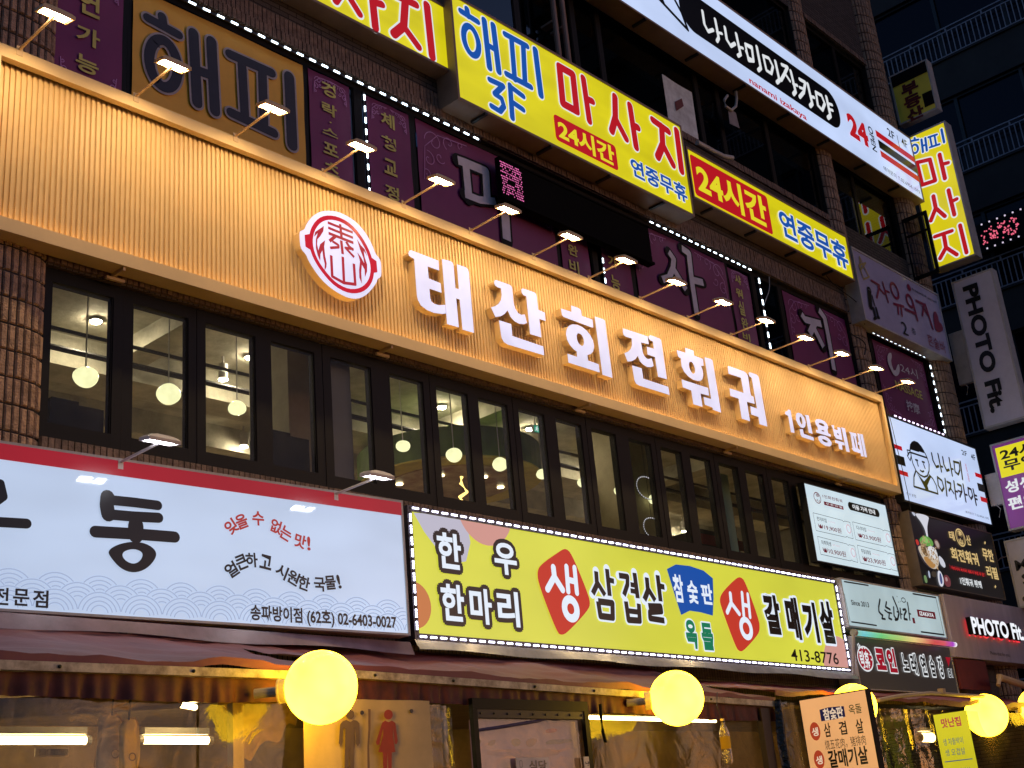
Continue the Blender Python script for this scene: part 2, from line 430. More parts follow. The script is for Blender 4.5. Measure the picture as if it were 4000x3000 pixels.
def strokes(root, pl, w, items, mat, n=.004, outline=None, omat=None, name='lettering', cap='round', kx=1.0):
    """brush or tube lettering: each item is (points in survey pixels, stroke width in survey pixels)"""
    m = MB(); o = MB()
    for it in items:
        pts, wd_ = it[0], it[1]
        closed = len(it) > 2 and it[2] == 'c'
        p2 = pts if isinstance(pts[0], tuple) and len(it) > 3 else (pp(pl, w, pts) if not (len(it) > 2 and it[2] in ('e',)) else pts)
        if len(it) > 2 and it[2] == 'e': closed = True
        ref = it[0][0] if not (len(it) > 2 and it[2] == 'e') else it[3]
        wm = wd_ * pl.sc(w, *ref)[0] * kx
        m.stroke2(pl, p2, wm, n, cap, closed)
        if outline: o.stroke2(pl, p2, wm + 2 * outline, n - .003, 'round', closed)
    if outline: part('letter_outline', o, omat, root)
    return part(name, m, mat, root)
def E_(pl, w, a, b, rx, ry, wd_):
    return (ell(pl, w, a, b, rx, ry), wd_, 'e', (a, b))
def led_strip(name, label, pl, p0, p1, count, mod=(.055, .012), group='strips of white light modules on the facade', mat=None, base=None, n=.02, skip=()):
    """thin strip carrying small light modules along a straight run between two 2-D points"""
    a, b = Vector(p0), Vector(p1); d = (b - a); ln = d.length; d.normalize(); q = Vector((-d[1], d[0]))
    root = thing(name, label, 'light strip', pl.w(a[0], a[1], 0), group)
    m = MB(); w2 = mod[1] * .7
    vs = []
    for nn in (0.0, n - .006):
        for (x, y) in (a - q * w2, b - q * w2, b + q * w2, a + q * w2): vs.append(pl.w(x, y, nn))
    m.add(vs, [[3, 2, 1, 0], [4, 5, 6, 7], [0, 1, 5, 4], [1, 2, 6, 5], [2, 3, 7, 6], [3, 0, 4, 7]]); part('strip', m, base or DARKM, root)
    g = MB(); vs = []
    for c_ in (-1, 0, 1):
        vs = []
        for nn in (0.0, .008):
            for (x, y) in ((-1, -1), (1, -1), (1, 1), (-1, 1)):
                e = d * (c_ * mod[0] * .36 + x * mod[0] * .14) + q * (y * mod[1] / 2); vs.append(pl.w(e[0], e[1], nn) - pl.w(0, 0, 0))
        g.add(vs, [[3, 2, 1, 0], [4, 5, 6, 7], [0, 1, 5, 4], [1, 2, 6, 5], [2, 3, 7, 6], [3, 0, 4, 7]])
    first = None
    for i in range(count):
        if i in skip: continue
        c = a + d * (ln * (i + .5) / count)
        loc = pl.w(c[0], c[1], n - .005) - root.location
        if first is None:
            me = bpy.data.meshes.new('light_module'); me.from_pydata(g.v, [], g.f); me.materials.append(mat or LEDW)
            first = bpy.data.objects.new('light_module', me); COL.objects.link(first); first.parent = root; first.location = loc
        else:
            o = first.copy(); COL.objects.link(o); o.parent = root; o.location = loc
    return root
LEDW = lit('cool_white_led', (225, 235, 255), 5.0)

# ================================================================== SETTING
g = MB(); g.add([(-150, -150, 0), (200, -150, 0), (200, 200, 0), (-150, 200, 0)], [[0, 1, 2, 3]])
struct('ground', g, paint('asphalt', (58, 57, 56), rough=.85, bump=.3, bscale=90))
g = MB(); g.box3((-40, -2.6, 0.0), (23, 6, .13)); struct('pavement', g, paint('paving', (120, 116, 110), rough=.8, bump=.2))

# ================================================================== MAIN BUILDING
TILE = tiles('ribbed_brown_tile', (102, 87, 79))
TILEH = tiles('small_brown_brick', (84, 74, 70), bw=.2, rh=.055, mortar=.006, offset=.5)
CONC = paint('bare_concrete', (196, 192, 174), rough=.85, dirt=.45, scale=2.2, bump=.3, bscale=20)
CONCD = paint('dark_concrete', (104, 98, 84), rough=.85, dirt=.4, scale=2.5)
PLAS = paint('cream_plaster', (168, 156, 128), rough=.7, dirt=.15)
WOODF = paint('timber_floor', (226, 204, 164), rough=.5)
NIGHT = paint('unlit_room', (26, 26, 28), rough=.9)
XL, XR, XC0, XC1, XE = -12.0, 20.35, 17.03, 17.47, 19.70
Z2B, Z2T, Z3B, Z3T, Z4B, Z4T, Z5B, Z5T, ZTOP = 4.607, 5.935, 7.05, 8.86, 10.55, 11.86, 13.2, 14.5, 19.0
bld = thing('commercial_building', 'brown tiled multi storey commercial building covered in shop signs', 'building', (11, 0, 0))
WT = .28
for (a, b, m) in ((Z2T, Z3B, TILE), (Z3T, Z4B, TILEH), (Z4T, Z5B, TILEH), (Z5T, 16.2, TILEH), (17.6, ZTOP, TILE)):
    w = MB()
    w.box3((XL, 0, a), (3.2, WT, b)); w.box3((4.0871, 0, a), (XC0 - .0005, WT, b)); w.box3((XC1 + .0005, 0, a), (XE - .0005, WT, b))
    part('spandrel', w, m, bld)
w = MB(); w.box3((XL, 0, 3.0), (3.2, WT, Z2B)); w.box3((4.0871, 0, 3.0), (XC0 - .0005, WT, Z2B)); w.box3((XC1 + .0005, 0, 3.0), (XE - .0005, WT, Z2B)); part('spandrel', w, TILE, bld)
# soldier course edges: rows of tile ends above and below the window bands
def course(z0, z1, x0, x1, y0, y1, pitch=.05):
    w = MB(); x = x0
    while x < x1 - pitch * .5:
        j = random.uniform(-.004, .004)
        w.box3((x + .004, y0 + j, z0 + .002), (x + pitch - .005, y1, z1 - .002 + j * .5)); x += pitch
    return part('tile_course', w, TILEEND, bld)
TILEEND = paint('tile_ends', (132, 108, 94), rough=.8, dirt=.5, scale=14, bump=.5, bscale=70)
course(Z2B - .115, Z2B - .012, 4.09, 17.0, -.045, -.0004); course(Z2B - .235, Z2B - .125, 4.09, 17.0, -.02, -.0004)
course(Z2T + .012, Z2T + .13, 4.09, 17.0, -.03, -.0004)
course(Z3T + .01, Z3T + .12, 4.09, 17.0, -.03, -.0004); course(Z3T + .13, Z3T + .3, 4.09, 17.0, -.012, -.0004)
course(Z4T + .01, Z4T + .12, 4.09, 17.0, -.03, -.0004); course(Z4B - .12, Z4B - .01, 4.09, 17.0, -.03, -.0004)
course(Z5T + .01, Z5T + .11, 17.5, 19.69, -.03, -.0004, .06)
# rounded tile columns
def column(x, hw, dep, z0, z1, rows=.197, bw=.06):
    rad = hw
    K = 20; vs = []; m = MB()
    def fn(u, v):
        a = math.radians(-90 + 180 * u); k = math.floor(v * nseg + 1e-6)
        return Vector((x + hw * math.sin(a), .02 - dep * math.cos(a) - .02 * (v * nseg - k if 0 else 0), z0 + (z1 - z0) * v))
    nseg = 40
    m.grid(fn, K, nseg)
    m.f = [f[::-1] if False else f for f in m.f]
    m.box3((x - hw, .0202, z0), (x + hw, WT, z1))
    c = part('column', m, mt('column_mortar', paint, (46, 38, 34), rough=.9), bld)
    # ribbed tiles stacked round the column
    t = MB(); rr = random.Random(int(x * 10)); arc = [(x + hw * math.sin(math.radians(a)), .02 - dep * math.cos(math.radians(a)), math.radians(a)) for a in range(-88, 89, 2)]
    L_ = [0]
    for i in range(1, len(arc)): L_.append(L_[-1] + math.hypot(arc[i][0] - arc[i - 1][0], arc[i][1] - arc[i - 1][1]))
    n_ = int(L_[-1] / bw)
    def on(l):
        for i in range(1, len(L_)):
            if L_[i] >= l:
                k = (l - L_[i - 1]) / (L_[i] - L_[i - 1]); return Vector((arc[i - 1][0] + k * (arc[i][0] - arc[i - 1][0]), arc[i - 1][1] + k * (arc[i][1] - arc[i - 1][1]), 0))
        return Vector((arc[-1][0], arc[-1][1], 0))
    z = z0
    while z < z1 - rows:
        for i in range(n_):
            a, b = on(L_[-1] * i / n_ + .005), on(L_[-1] * (i + 1) / n_ - .005); d = (b - a).normalized(); o = Vector((d[1], -d[0], 0))
            h = .014 + rr.uniform(-.004, .005); j = rr.uniform(-.003, .003); zz0, zz1 = z + .005 + j, z + rows - .006 + j
            e = d * .008
            vs = [a + Vector((0, 0, zz0)), b + Vector((0, 0, zz0)), b + Vector((0, 0, zz1)), a + Vector((0, 0, zz1)), a + e + o * h + Vector((0, 0, zz0 + .008)), b - e + o * h + Vector((0, 0, zz0 + .008)), b - e + o * h + Vector((0, 0, zz1 - .014)), a + e + o * h + Vector((0, 0, zz1 - .014))]
            t.add(vs, [[4, 5, 6, 7], [0, 1, 5, 4], [1, 2, 6, 5], [2, 3, 7, 6], [3, 0, 4, 7]])
        z += rows
    part('tile_facing', t, mt('column_tile', paint, (182, 148, 124), rough=.8, dirt=.5, scale=11, bump=.9, bscale=60), c)
    return c
column(3.643, .444, .09, 3.0, ZTOP); column(17.25, .22, .09, 3.0, ZTOP); column(20.02, .32, .18, 3.0, ZTOP)

# second floor sashes ------------------------------------------------
PX2 = [(4.165, 4.670), (4.836, 5.335), (5.487, 5.981), (6.138, 6.608), (6.78, 7.255), (7.479, 7.908), (8.068, 8.497), (8.647, 9.071), (9.227, 9.627), (9.811, 10.227),
       (10.392, 10.815), (11.053, 11.468), (11.643, 12.052), (12.227, 12.647), (12.823, 13.245), (13.42, 13.829), (14.012, 14.431), (14.62, 15.04), (15.21, 15.63), (15.8, 16.22), (16.4, 16.82)]
PZ0, PZ1 = 4.735, 5.83
def sash(x0, x1, z0, z1, px0, px1, pz0, pz1, gm, y0=.0, y1=.13, mat=FRAME):
    m = MB()
    m.box3((x0, y0, z0), (px0, y1, z1)); m.box3((px1, y0, z0), (x1, y1, z1))
    m.box3((px0 + .0003, y0, z0), (px1 - .0003, y1, pz0)); m.box3((px0 + .0003, y0, pz1), (px1 - .0003, y1, z1))
    # glazing bead
    e = .012
    m.box3((px0 + .0006, y0 + .008, pz0 + .0004), (px0 + e, y0 + .03, pz1 - .0004)); m.box3((px1 - e, y0 + .008, pz0 + .0004), (px1 - .0006, y0 + .03, pz1 - .0004))
    f = part('window', m, mat, bld)
    p = MB(); p.add([(px0, y0 + .018, pz0), (px1, y0 + .018, pz0), (px1, y0 + .018, pz1), (px0, y0 + .018, pz1)], [[0, 1, 2, 3]])
    part('pane', p, gm, f); return f
edges = [4.0875] + [(PX2[i][1] + PX2[i + 1][0]) / 2 for i in range(len(PX2) - 1)] + [17.025]
for i, (a, b) in enumerate(PX2):
    dz = .012 * math.sin(i * 2.3)
    sash(edges[i] + .0015, edges[i + 1] - .0015, Z2B, Z2T, a, b, PZ0, PZ1, GLASSM, y0=.042 + .004 * (i % 2))
# room behind the second floor windows --------------------------------
RY1, RC, RF = 5.6, 6.85, 4.02
m = MB(); m.box3((3.3, WT + .001, RC), (19.6, RY1, RC + .12)); part('ceiling', m, CONC, bld)
m = MB(); m.box3((3.3, WT + .001, RF - .1), (19.6, RY1, RF)); part('floor', m, WOODF, bld)
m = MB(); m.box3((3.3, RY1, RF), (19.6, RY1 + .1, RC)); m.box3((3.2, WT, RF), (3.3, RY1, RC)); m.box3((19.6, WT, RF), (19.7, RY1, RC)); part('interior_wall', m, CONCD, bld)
for y0, d in ((3.0, .34), (4.5, .3)):
    m = MB(); m.box3((3.35, y0, RC - d), (19.55, y0 + .45, RC - .001)); part('beam', m, CONC, bld)
for x0 in (6.4, 10.9, 15.4):
    m = MB(); m.box3((x0, WT + .01, RC - .2), (x0 + .3, 2.995, RC - .0012)); part('beam', m, CONC, bld)
m = MB(); m.box3((3.4, 5.3, 5.05), (19.5, 5.55, 6.62)); part('interior_wall', m, PLAS, bld)
# plastered pier seen through the fourth pane, blind partition in the fifth
pa = at_y('t11', 205, 730, .9); pb = at_y('t11', 385, 640, .9)
m = MB(); m.box3((pa[0], .9, RF), (pb[0] + .25, 1.5, RC - .002)); part('interior_wall', m, PLAS, bld)
m = MB(); m.box3((6.80, .2, 4.66), (7.14, .24, 5.9)); part('blind', m, paint('grey_blind', (92, 92, 90), dirt=.1), bld)
m = MB(); m.box3((12.85, 1.6, RF), (13.62, 2.2, RC - .003)); part('interior_wall', m, PLAS, bld)
m = MB(); m.box3((13.43, .55, RF), (13.81, .6, 5.95)); part('partition', m, paint('green_partition', (150, 190, 165), dirt=.1), bld)
# pipes along the ceiling
for y, z in ((2.3, 6.55), (2.5, 6.45)):
    m = MB(); m.tube([(3.5, y, z), (19.4, y, z)], .02 if z != 6.45 else .032, 8); part('ceiling_pipe', m, DARKM, bld)
# third, fourth and fifth floor windows -------------------------------
def dark_band(z0, z1, xs, back=.9, gm=DARKG, mat=FRAME):
    for i in range(len(xs) - 1):
        sash(xs[i] + .001, xs[i + 1] - .001, z0, z1, xs[i] + .05, xs[i + 1] - .05, z0 + .06, z1 - .06, gm, y0=.06, y1=.13, mat=mat)
    m = MB(); m.box3((xs[0], back, z0 - .05), (xs[-1], back + .1, z1 + .3)); part('interior_wall', m, NIGHT, bld)
dark_band(Z3B, Z3T, [4.0875, 4.75, 6.63, 7.28, 8.0, 10.18, 10.86, 11.58, 13.74, 14.42, 15.12, 17.025]); dark_band(Z3B, Z3T, [17.475, 17.75, 19.695])
dark_band(Z4B, Z4T, [4.0875, 6.3, 8.6, 9.9, 11.0, 11.53, 13.74, 14.29, 15.6, 17.025]); dark_band(Z4B, Z4T, [17.475, 18.3, 19.695])
dark_band(Z5B, Z5T, [4.0875, 7, 10, 12.3, 14.6, 17.025]); dark_band(Z5B, Z5T, [17.475, 18.6, 19.695])
dark_band(16.2, 17.6, [4.0875, 8, 12, 17.025]); dark_band(16.2, 17.6, [17.475, 19.695])
# open casement at the fourth floor corner
OC = Plane(x=19.735)
m = MB(); c0 = OC.p('re', 645, 690); c1 = OC.p('re', 800, 620); c2 = OC.p('re', 925, 1190)
s0, s1, t0, t1 = .02, c1[0], c2[1], c1[1]
for r in ((s0, s0 + .05, t0, t1), (s1 - .055, s1, t0, t1), (s0 + .0502, s1 - .0552, t0, t0 + .06), (s0 + .0502, s1 - .0552, t1 - .06, t1), (s0 + .0502, s1 - .0552, t1 - .36, t1 - .33)):
    m.box(OC, *r, -.02, .02)
ow = part('open_casement', m, FRAME, bld)
m = MB(); m.rect(OC, s0 + .05, s1 - .055, t0 + .06, t1 - .06, 0); part('pane', m, DARKG, ow)
# roof, side wall and dark ground floor back wall
m = MB(); m.box3((XL, 0, ZTOP), (XR, 12, ZTOP + .3)); part('roof', m, CONCD, bld)
m = MB(); m.box3((XR - .02, .03, .13), (XR + .2, 12, ZTOP - .001)); part('side_wall', m, TILEH, bld)
m = MB(); m.box3((XL, 2.4, .13), (XE, 2.6, 3.9)); part('shop_back_wall', m, paint('shop_interior_wall', (150, 118, 72), dirt=.5, scale=2), bld)
m = MB(); m.box3((XL, .3, 2.95), (XE, 2.395, 3.0)); part('shop_ceiling', m, paint('shop_ceiling', (140, 118, 84), dirt=.4), bld)

# ================================================================== FAR APARTMENT BLOCK (its face looks along the street)
FX = 30.0; FP = Plane(x=FX)
fb = thing('apartment_block', 'dark apartment block with railed balcony windows behind the projecting signs', 'building', (FX, 0, 0))
FW = paint('dark_render', (56, 53, 53), rough=.9, dirt=.3, scale=1.2)
RAILM = paint('grey_railing_paint', (150, 146, 156), rough=.5, metal=.0, dirt=.2)
FGL = mt('night_window', paint, (16, 15, 28), rough=.14, spec=.2, dirt=.15, scale=.6)
S0F, S1F = -3.84, 16.0
def fbox(name, mat, *r, par=None):
    m = MB(); m.box(FP, *r); return part(name, m, mat, par or fb)
fbox('wall', FW, S0F - 8, S1F, .0, 3.0, -12, 0)
levels = [20.32 + 3.37 * k for k in range(-5, 3)]
for zb in levels:
    fbox('wall', FW, S0F, S1F, zb + 2.27, zb + 3.37 + .02, -.6, 0)
    fbox('sill', FW, S0F - .003, S1F, zb - .03, zb + .0195, -.5, .06)
    xs = [S0F + 1.75 * i for i in range(12)]
    for i in range(len(xs) - 1):
        if xs[i] > 9: break
        m = MB(); a, b = xs[i], xs[i + 1]
        m.box(FP, a, a + .09, zb + .021, zb + 2.269, -.22, -.1); m.box(FP, a + .0903, b - .0003, zb + .021, zb + .08, -.22, -.1); m.box(FP, a + .0903, b - .0003, zb + 2.2, zb + 2.269, -.22, -.1)
        wf = part('window', m, DARKM, fb); m = MB(); m.rect(FP, a + .09, b, zb + .08, zb + 2.2, -.17); part('pane', m, FGL, wf)
    m = MB(); zt = zb + .84
    m.box(FP, S0F, 9, zt, zt + .035, .03, .07); m.box(FP, S0F, 9, zt - .12, zt - .09, .035, .065); m.box(FP, S0F, 9, zb + .03, zb + .06, .035, .065)
    s = S0F; 
    while s < 9:
        m.box(FP, s, s + .026, zb + .0602, zt - .1202, .04, .06); s += .135
    s = S0F
    while s < 9:
        m.box(FP, s, s + .04, zt - .0895, zt - .0005, .035, .065); s += 1.0
    part('railing', m, RAILM, fb)
fbox('wall', FW, S0F - 8, S0F - .005, 3.0, 46, -12, 0)
fbox('side_wall', FW, S0F - .004, S1F, 3.0, 46, -12, -.7)
# distant dotted message sign
fd = thing('led_message_sign', 'far dotted pink message sign ringed with tiny lights on dark block', 'sign', FP.w(-1.2, 14.6, .3))
d0 = FP.p('re', 1290, 835); d1 = FP.p('re', 1345, 1035)
s0, s1, t0, t1 = d0[0], 1.2, d1[1], d0[1] - .0
m = MB(); m.box(FP, s0 - .05, s1, t0 - .05, t1 + .1, .1, .3); part('casing', m, BLACK, fd)
m = MB()
for k in range(16):
    for (s, t) in ((s0 + .2 * k, t1 + .05), (s0 + .2 * k, t0)):
        m.box(FP, s, s + .035, t, t + .035, .3, .32)
for k in range(4): m.box(FP, s0, s0 + .03, t0 + .12 * (k + .6), t0 + .12 * (k + .6) + .03, .3, .32)
part('border_lights', m, lit('small_white_led', (230, 215, 240), .9, sample=False), fd)
m = MB(); rr = random.Random(3)
for k in range(150):
    s = s0 + .12 + .95 * rr.random(); t = t0 + .12 + .42 * rr.random()
    if (int(s * 9) + int(t * 5)) % 3: m.box(FP, s, s + .028, t, t + .028, .3, .32)
part('message_lights', m, lit('pink_led', (255, 110, 140), .9, sample=False), fd)

# ================================================================== BIG FLUTED FASCIA SIGN
SG = Plane(y=-.22)
BEIGE = paint('beige_powder_coat', (222, 192, 146), rough=.42, dirt=.10, scale=1.6, spec=.4)
BEIGED = paint('beige_fluting', (222, 189, 140), rough=.5, dirt=.10, scale=2.2, spec=.3)
WARMLED = lit('warm_led_strip', (255, 205, 120), 7.5); WARMLED2 = lit('warm_led_strip_side', (255, 205, 120), 5.0)
WARMLAMP = lit('warm_lamp_lens', (255, 219, 158), 235.0)
LETW = lit('white_letter_face', (220, 220, 252), .86, gloss=.07, vary=.10, vscale=3, spec=.7)
tl = SG.p('t00', 0, 265); br = SG.p('t31', 865, 1540); itl = SG.p('t31', 735, 945); ibr = SG.p('t31', 845, 1495)
FS0, FS1, FT0, FT1 = 3.40, br[0], br[1], (tl[1] + SG.p('t31', 740, 910)[1]) / 2
IS1, IT0, IT1 = itl[0], (ibr[1] + SG.p('t00', 0, 1385)[1]) / 2, (itl[1] + SG.p('t00', 0, 350)[1]) / 2
fs = thing('fluted_fascia_sign', 'long beige fluted restaurant sign with raised white letters and a round red emblem', 'sign', (10, -.05, FT0))
m = MB()
m.box(SG, FS0, FS1, IT1, FT1, -.02, 0); m.box(SG, FS0, FS1, FT0, IT0, -.02, 0); m.box(SG, IS1, FS1, IT0 + .0005, IT1 - .0005, -.02, 0); m.box(SG, FS0, FS0 + .165, IT0 + .0005, IT1 - .0005, -.02, 0); m.box(SG, FS0 + .0004, FS0 + .014, FT0 + .0125, FT1 - .0125, -.175, -.0204)
m.box(SG, FS0, FS1, FT1 - .012, FT1 - .0004, -.175, -.0204); m.box(SG, FS0, FS1, FT0 + .0004, FT0 + .012, -.175, -.0204); m.box(SG, FS1 - .014, FS1 - .0004, FT0 + .0125, FT1 - .0125, -.175, -.0204)
# inner lip returns
m.box(SG, FS0, IS1, IT1 + .0004, IT1 + .006, -.062, -.0204)
part('frame', m, BEIGE, fs)
m = MB(); s = FS0; n0, n1 = -.098, -.083; vs = []; fs_ = []; prof = []
while s < FS1 - .02:
    prof += [(s, n0), (s + .014, n0), (s + .018, n1), (s + .040, n1)]; s += .044
for (s, n) in prof:
    vs += [SG.w(s, FT0 + .013, n), SG.w(s, FT1 - .013, n)]
m.add(vs, [[2 * i, 2 * i + 2, 2 * i + 3, 2 * i + 1] for i in range(len(prof) - 1)])
part('fluted_panel', m, BEIGED, fs)
m = MB(); m.box(SG, FS0, IS1 - .02, IT0 - .06, IT0 - .05, -.078, -.03); part('led_strip', m, WARMLED, fs)
m = MB()
for x in (4.6, 7.3, 10.1, 12.9, 15.6): m.box3((x, -.20, FT0 - .03), (x + .02, -.03, FT0 - .0005)); m.box3((x - .05, -.06, FT0 - .055), (x + .1, -.035, FT0 - .0305))
part('bracket', m, BEIGE, fs)
def letter(w, outer, holes=(), n=0.0, depth=.082, name='letter', sm=0, face=LETW):
    o = pp(SG, w, outer); h = [smooth(pp(SG, w, x), 1, True) for x in holes]
    if sm: o = smooth(o, sm, True)
    a = MB(); a.sides(SG, o, n - .0005, n - depth)
    for x in h: a.sides(SG, x, n - .0005, n - depth)
    L_ = part(name, a, BEIGE, fs)
    b = MB(); b.poly(SG, o, n, None, h); part('letter_face', b, face, L_)
    return L_
letter('h1', [(145,205),(160,165),(185,152),(635,325),(645,485),(458,418),(478,612),(668,690),(685,845),(488,778),(500,930),(520,985),(570,1025),(640,1045),(745,1040),(755,1180),(690,1188),(560,1170),(450,1125),(350,1050),(300,960),(283,880),(262,600),(240,295),(190,270),(155,240)])
letter('h1', [(690,295),(815,325),(860,350),(880,400),(910,770),(965,785),(932,380),(1080,432),(1115,465),(1128,520),(1210,1495),(1025,1440),(978,955),(922,932),(965,1405),(775,1350)], n=-.0008)
letter('h2', [(238,185),(265,155),(530,250),(560,280),(572,320),(600,590),(630,690),(680,770),(740,805),(805,795),(848,955),(790,978),(700,970),(610,920),(540,840),(488,720),(430,790),(360,830),(262,845),(180,665),(260,645),(320,600),(365,530),(378,440),(365,315),(300,295),(255,260),(240,225)])
letter('h2', [(740,340),(765,312),(985,390),(1015,420),(1025,460),(1055,710),(1175,765),(1192,920),(1075,880),(1115,1225),(905,1160),(832,460),(780,440),(750,400)])
letter('h2', [(328,905),(555,975),(575,1195),(1148,1390),(1165,1555),(490,1355),(420,1310),(380,1240),(365,1170)])
letter('h3', [(192,210),(390,275),(382,155),(520,205),(560,235),(572,270),(582,350),(780,420),(795,555),(780,570),(245,370),(215,335)])
letter('h3', [(500,515),(580,550),(670,620),(740,710),(790,810),(810,910),(795,1000),(750,1055),(685,1075),(695,1175),(893,1245),(915,1400),(335,1215),(315,1050),(495,1108),(487,1010),(420,960),(355,880),(310,790),(290,690),(300,600),(340,535),(410,505)],
       [[(515,670),(570,690),(610,760),(625,840),(610,895),(580,908),(530,870),(495,800),(485,720),(495,685)]])
letter('h3', [(818,360),(975,410),(1010,440),(1017,480),(1040,680),(1150,1500),(965,1440)])
letter('h4', [(235,120),(775,300),(798,470),(632,430),(655,570),(670,650),(700,720),(745,770),(790,790),(862,770),(905,940),(840,965),(760,960),(680,910),(610,840),(560,720),(510,790),(440,830),(340,845),(270,660),(350,630),(410,570),(435,490),(430,345),(300,305),(255,270),(240,210)])
letter('h4', [(790,300),(830,270),(1035,345),(1065,385),(1075,440),(1190,1225),(1000,1170),(930,745),(770,690),(755,520),(908,565),(885,410),(830,385),(795,340)])
letter('h4', [(435,925),(645,985),(680,1210),(1220,1390),(1250,1565),(590,1360),(525,1320),(490,1250)])
letter('h5', [(240,150),(430,210),(420,100),(580,155),(605,180),(612,270),(810,345),(822,495),(765,490),(800,580),(812,680),(800,770),(760,815),(690,820),(590,790),(490,720),(400,620),(345,500),(328,330),(290,310),(265,270),(250,210)],
       [[(540,398),(580,420),(615,490),(638,570),(635,640),(605,665),(570,650),(530,580),(505,500),(505,425)]])
letter('h5', [(345,785),(918,970),(940,1140),(755,1090),(800,1380),(600,1320),(555,1025),(370,955)])
letter('h5', [(838,305),(970,340),(1010,370),(1022,420),(1200,1505),(1020,1440),(1015,1395),(845,1330),(820,1160),(985,1210)])
letter('h6', [(345,165),(400,175),(700,280),(755,325),(785,385),(830,700),(850,800),(905,830),(930,985),(760,935),(830,1360),(650,1300),(582,870),(405,810),(385,645),(690,745),(632,420),(365,330)])
letter('h6', [(795,320),(820,295),(970,350),(1005,385),(1020,430),(1205,1475),(1035,1420),(1010,1265),(855,1210),(835,1030),(980,1085),(865,425),(815,385)])
sm_ = [([(205,210),(250,200),(270,160),(320,180),(410,670),(330,655),(270,300),(205,265)], ()),
 ([(490,230),(560,260),(620,340),(650,440),(640,530),(600,565),(540,550),(480,480),(440,390),(435,290),(450,245)], [[(530,310),(560,350),(580,430),(575,490),(550,480),(520,400),(517,330)]]),
 ([(620,280),(715,290),(800,690),(715,665),(655,330)], ()), ([(520,585),(590,590),(610,690),(820,765),(830,840),(570,760),(540,710)], ()),
 ([(850,420),(880,370),(970,375),(1060,420),(1120,490),(1138,550),(1120,600),(1140,680),(1190,700),(1192,755),(880,660),(870,600),(915,610),(905,540),(870,490)], [[(930,460),(960,445),(1030,475),(1060,510),(1050,530),(990,510),(940,490)], [(990,600),(1050,615),(1055,645),(995,630)]]),
 ([(920,750),(970,725),(1060,735),(1150,790),(1210,870),(1210,930),(1170,960),(1080,950),(980,890),(930,820)], [[(1000,810),(1030,800),(1110,835),(1135,870),(1110,880),(1040,860)]]),
 ([(1200,500),(1260,500),(1270,590),(1345,610),(1330,540),(1400,560),(1445,825),(1310,790),(1270,730),(1235,570)], [[(1325,670),(1365,690),(1370,730),(1335,710)]]),
 ([(1285,815),(1485,880),(1495,940),(1435,925),(1450,1035),(1375,1015),(1355,900),(1290,880)], ()), ([(1415,545),(1500,570),(1605,1085),(1530,1070),(1440,620)], ()),
 ([(1580,640),(1740,680),(1755,740),(1735,735),(1780,1000),(1830,1040),(1835,1110),(1690,1065),(1650,1010),(1665,990),(1620,700)], [[(1675,730),(1695,735),(1750,1005),(1725,1000)]]),
 ([(1765,675),(1815,690),(1910,1180),(1850,1170),(1810,930),(1785,920),(1780,870),(1800,870)], ()), ([(1825,690),(1885,700),(1980,1195),(1925,1185)], ())]
for k, (o, h) in enumerate(sm_): letter('h7', o, h, n=-.0003 * k)
# emblem
REDL = lit('red_emblem_film', (205, 25, 50), .9, sample=False); REDD = lit('dark_red_film', (190, 45, 60), .8, sample=False)
ho = [(690,95),(830,110),(1000,190),(1150,300),(1290,470),(1380,640),(1440,800),(1505,870),(1530,950),(1535,1150),(1510,1180),(1475,1195),(1450,1270),(1370,1380),(1280,1470),(1150,1525),(1010,1515),(850,1440),(700,1340),(560,1210),(440,1050),(350,900),(310,800),(240,730),(215,640),(205,450),(230,420),(285,405),(320,310),(400,200),(500,130),(590,100)]
lg = letter('lg', ho, depth=.082, name='emblem', sm=1)
m = MB()
ring = smooth(pp(SG, 'lg', [(690,205),(820,225),(960,290),(1090,400),(1210,560),(1300,720),(1355,870),(1385,1010),(1380,1140),(1340,1260),(1260,1350),(1150,1400),(1010,1400),(870,1345),(730,1240),(600,1090),(490,930),(420,780),(390,640),(390,520),(420,400),(490,290),(580,225)]), 1, True)
q = SG.sc('lg', 880, 800)[0]
m.stroke2(SG, ring, 58 * q, .002, closed=True)
m.poly(SG, pp(SG, 'lg', [(285,490),(395,470),(400,745),(300,680)]), .0035); m.poly(SG, pp(SG, 'lg', [(1360,850),(1450,915),(1465,1095),(1370,1110)]), .0035)
part('emblem_ring', m, REDL, lg)
m = MB()
for pts, w_ in (([(662,288),(1068,450)], 36), ([(668,372),(1072,535)], 36), ([(675,460),(1078,618)], 40), ([(862,315),(885,520)], 40), ([(800,500),(690,590)], 44), ([(735,590),(835,655),(835,690),(700,700)], 36),
                ([(880,580),(905,800)], 42), ([(960,600),(1010,680),(1080,735)], 40), ([(1080,720),(950,700),(1090,850)], 36), ([(718,820),(735,1160),(920,1265),(1108,1290),(1085,955)], 42), ([(905,845),(925,1260)], 42)):
    m.stroke2(SG, pp(SG, 'lg', pts), w_ * q, .002, cap='flat')
for pl_ in ([(600,345),(590,430),(540,510),(495,560),(490,640),(510,740),(540,640),(620,575),(605,680),(620,830),(645,950),(640,1010),(610,1070),(615,960),(590,860),(575,740),(545,800),(540,910),(500,820),(470,700),(470,560),(500,460),(440,520),(460,440),(540,385)],
            [(1135,555),(1200,660),(1260,720),(1305,840),(1270,780),(1245,745),(1260,850),(1300,970),(1300,1080),(1265,1175),(1260,1050),(1215,970),(1205,1100),(1215,1280),(1175,1180),(1170,1050),(1185,920),(1165,840),(1140,770),(1200,850),(1255,950),(1240,860),(1185,720)]):
    m.poly(SG, pp(SG, 'lg', pl_), .002)
part('emblem_mark', m, REDD, lg)

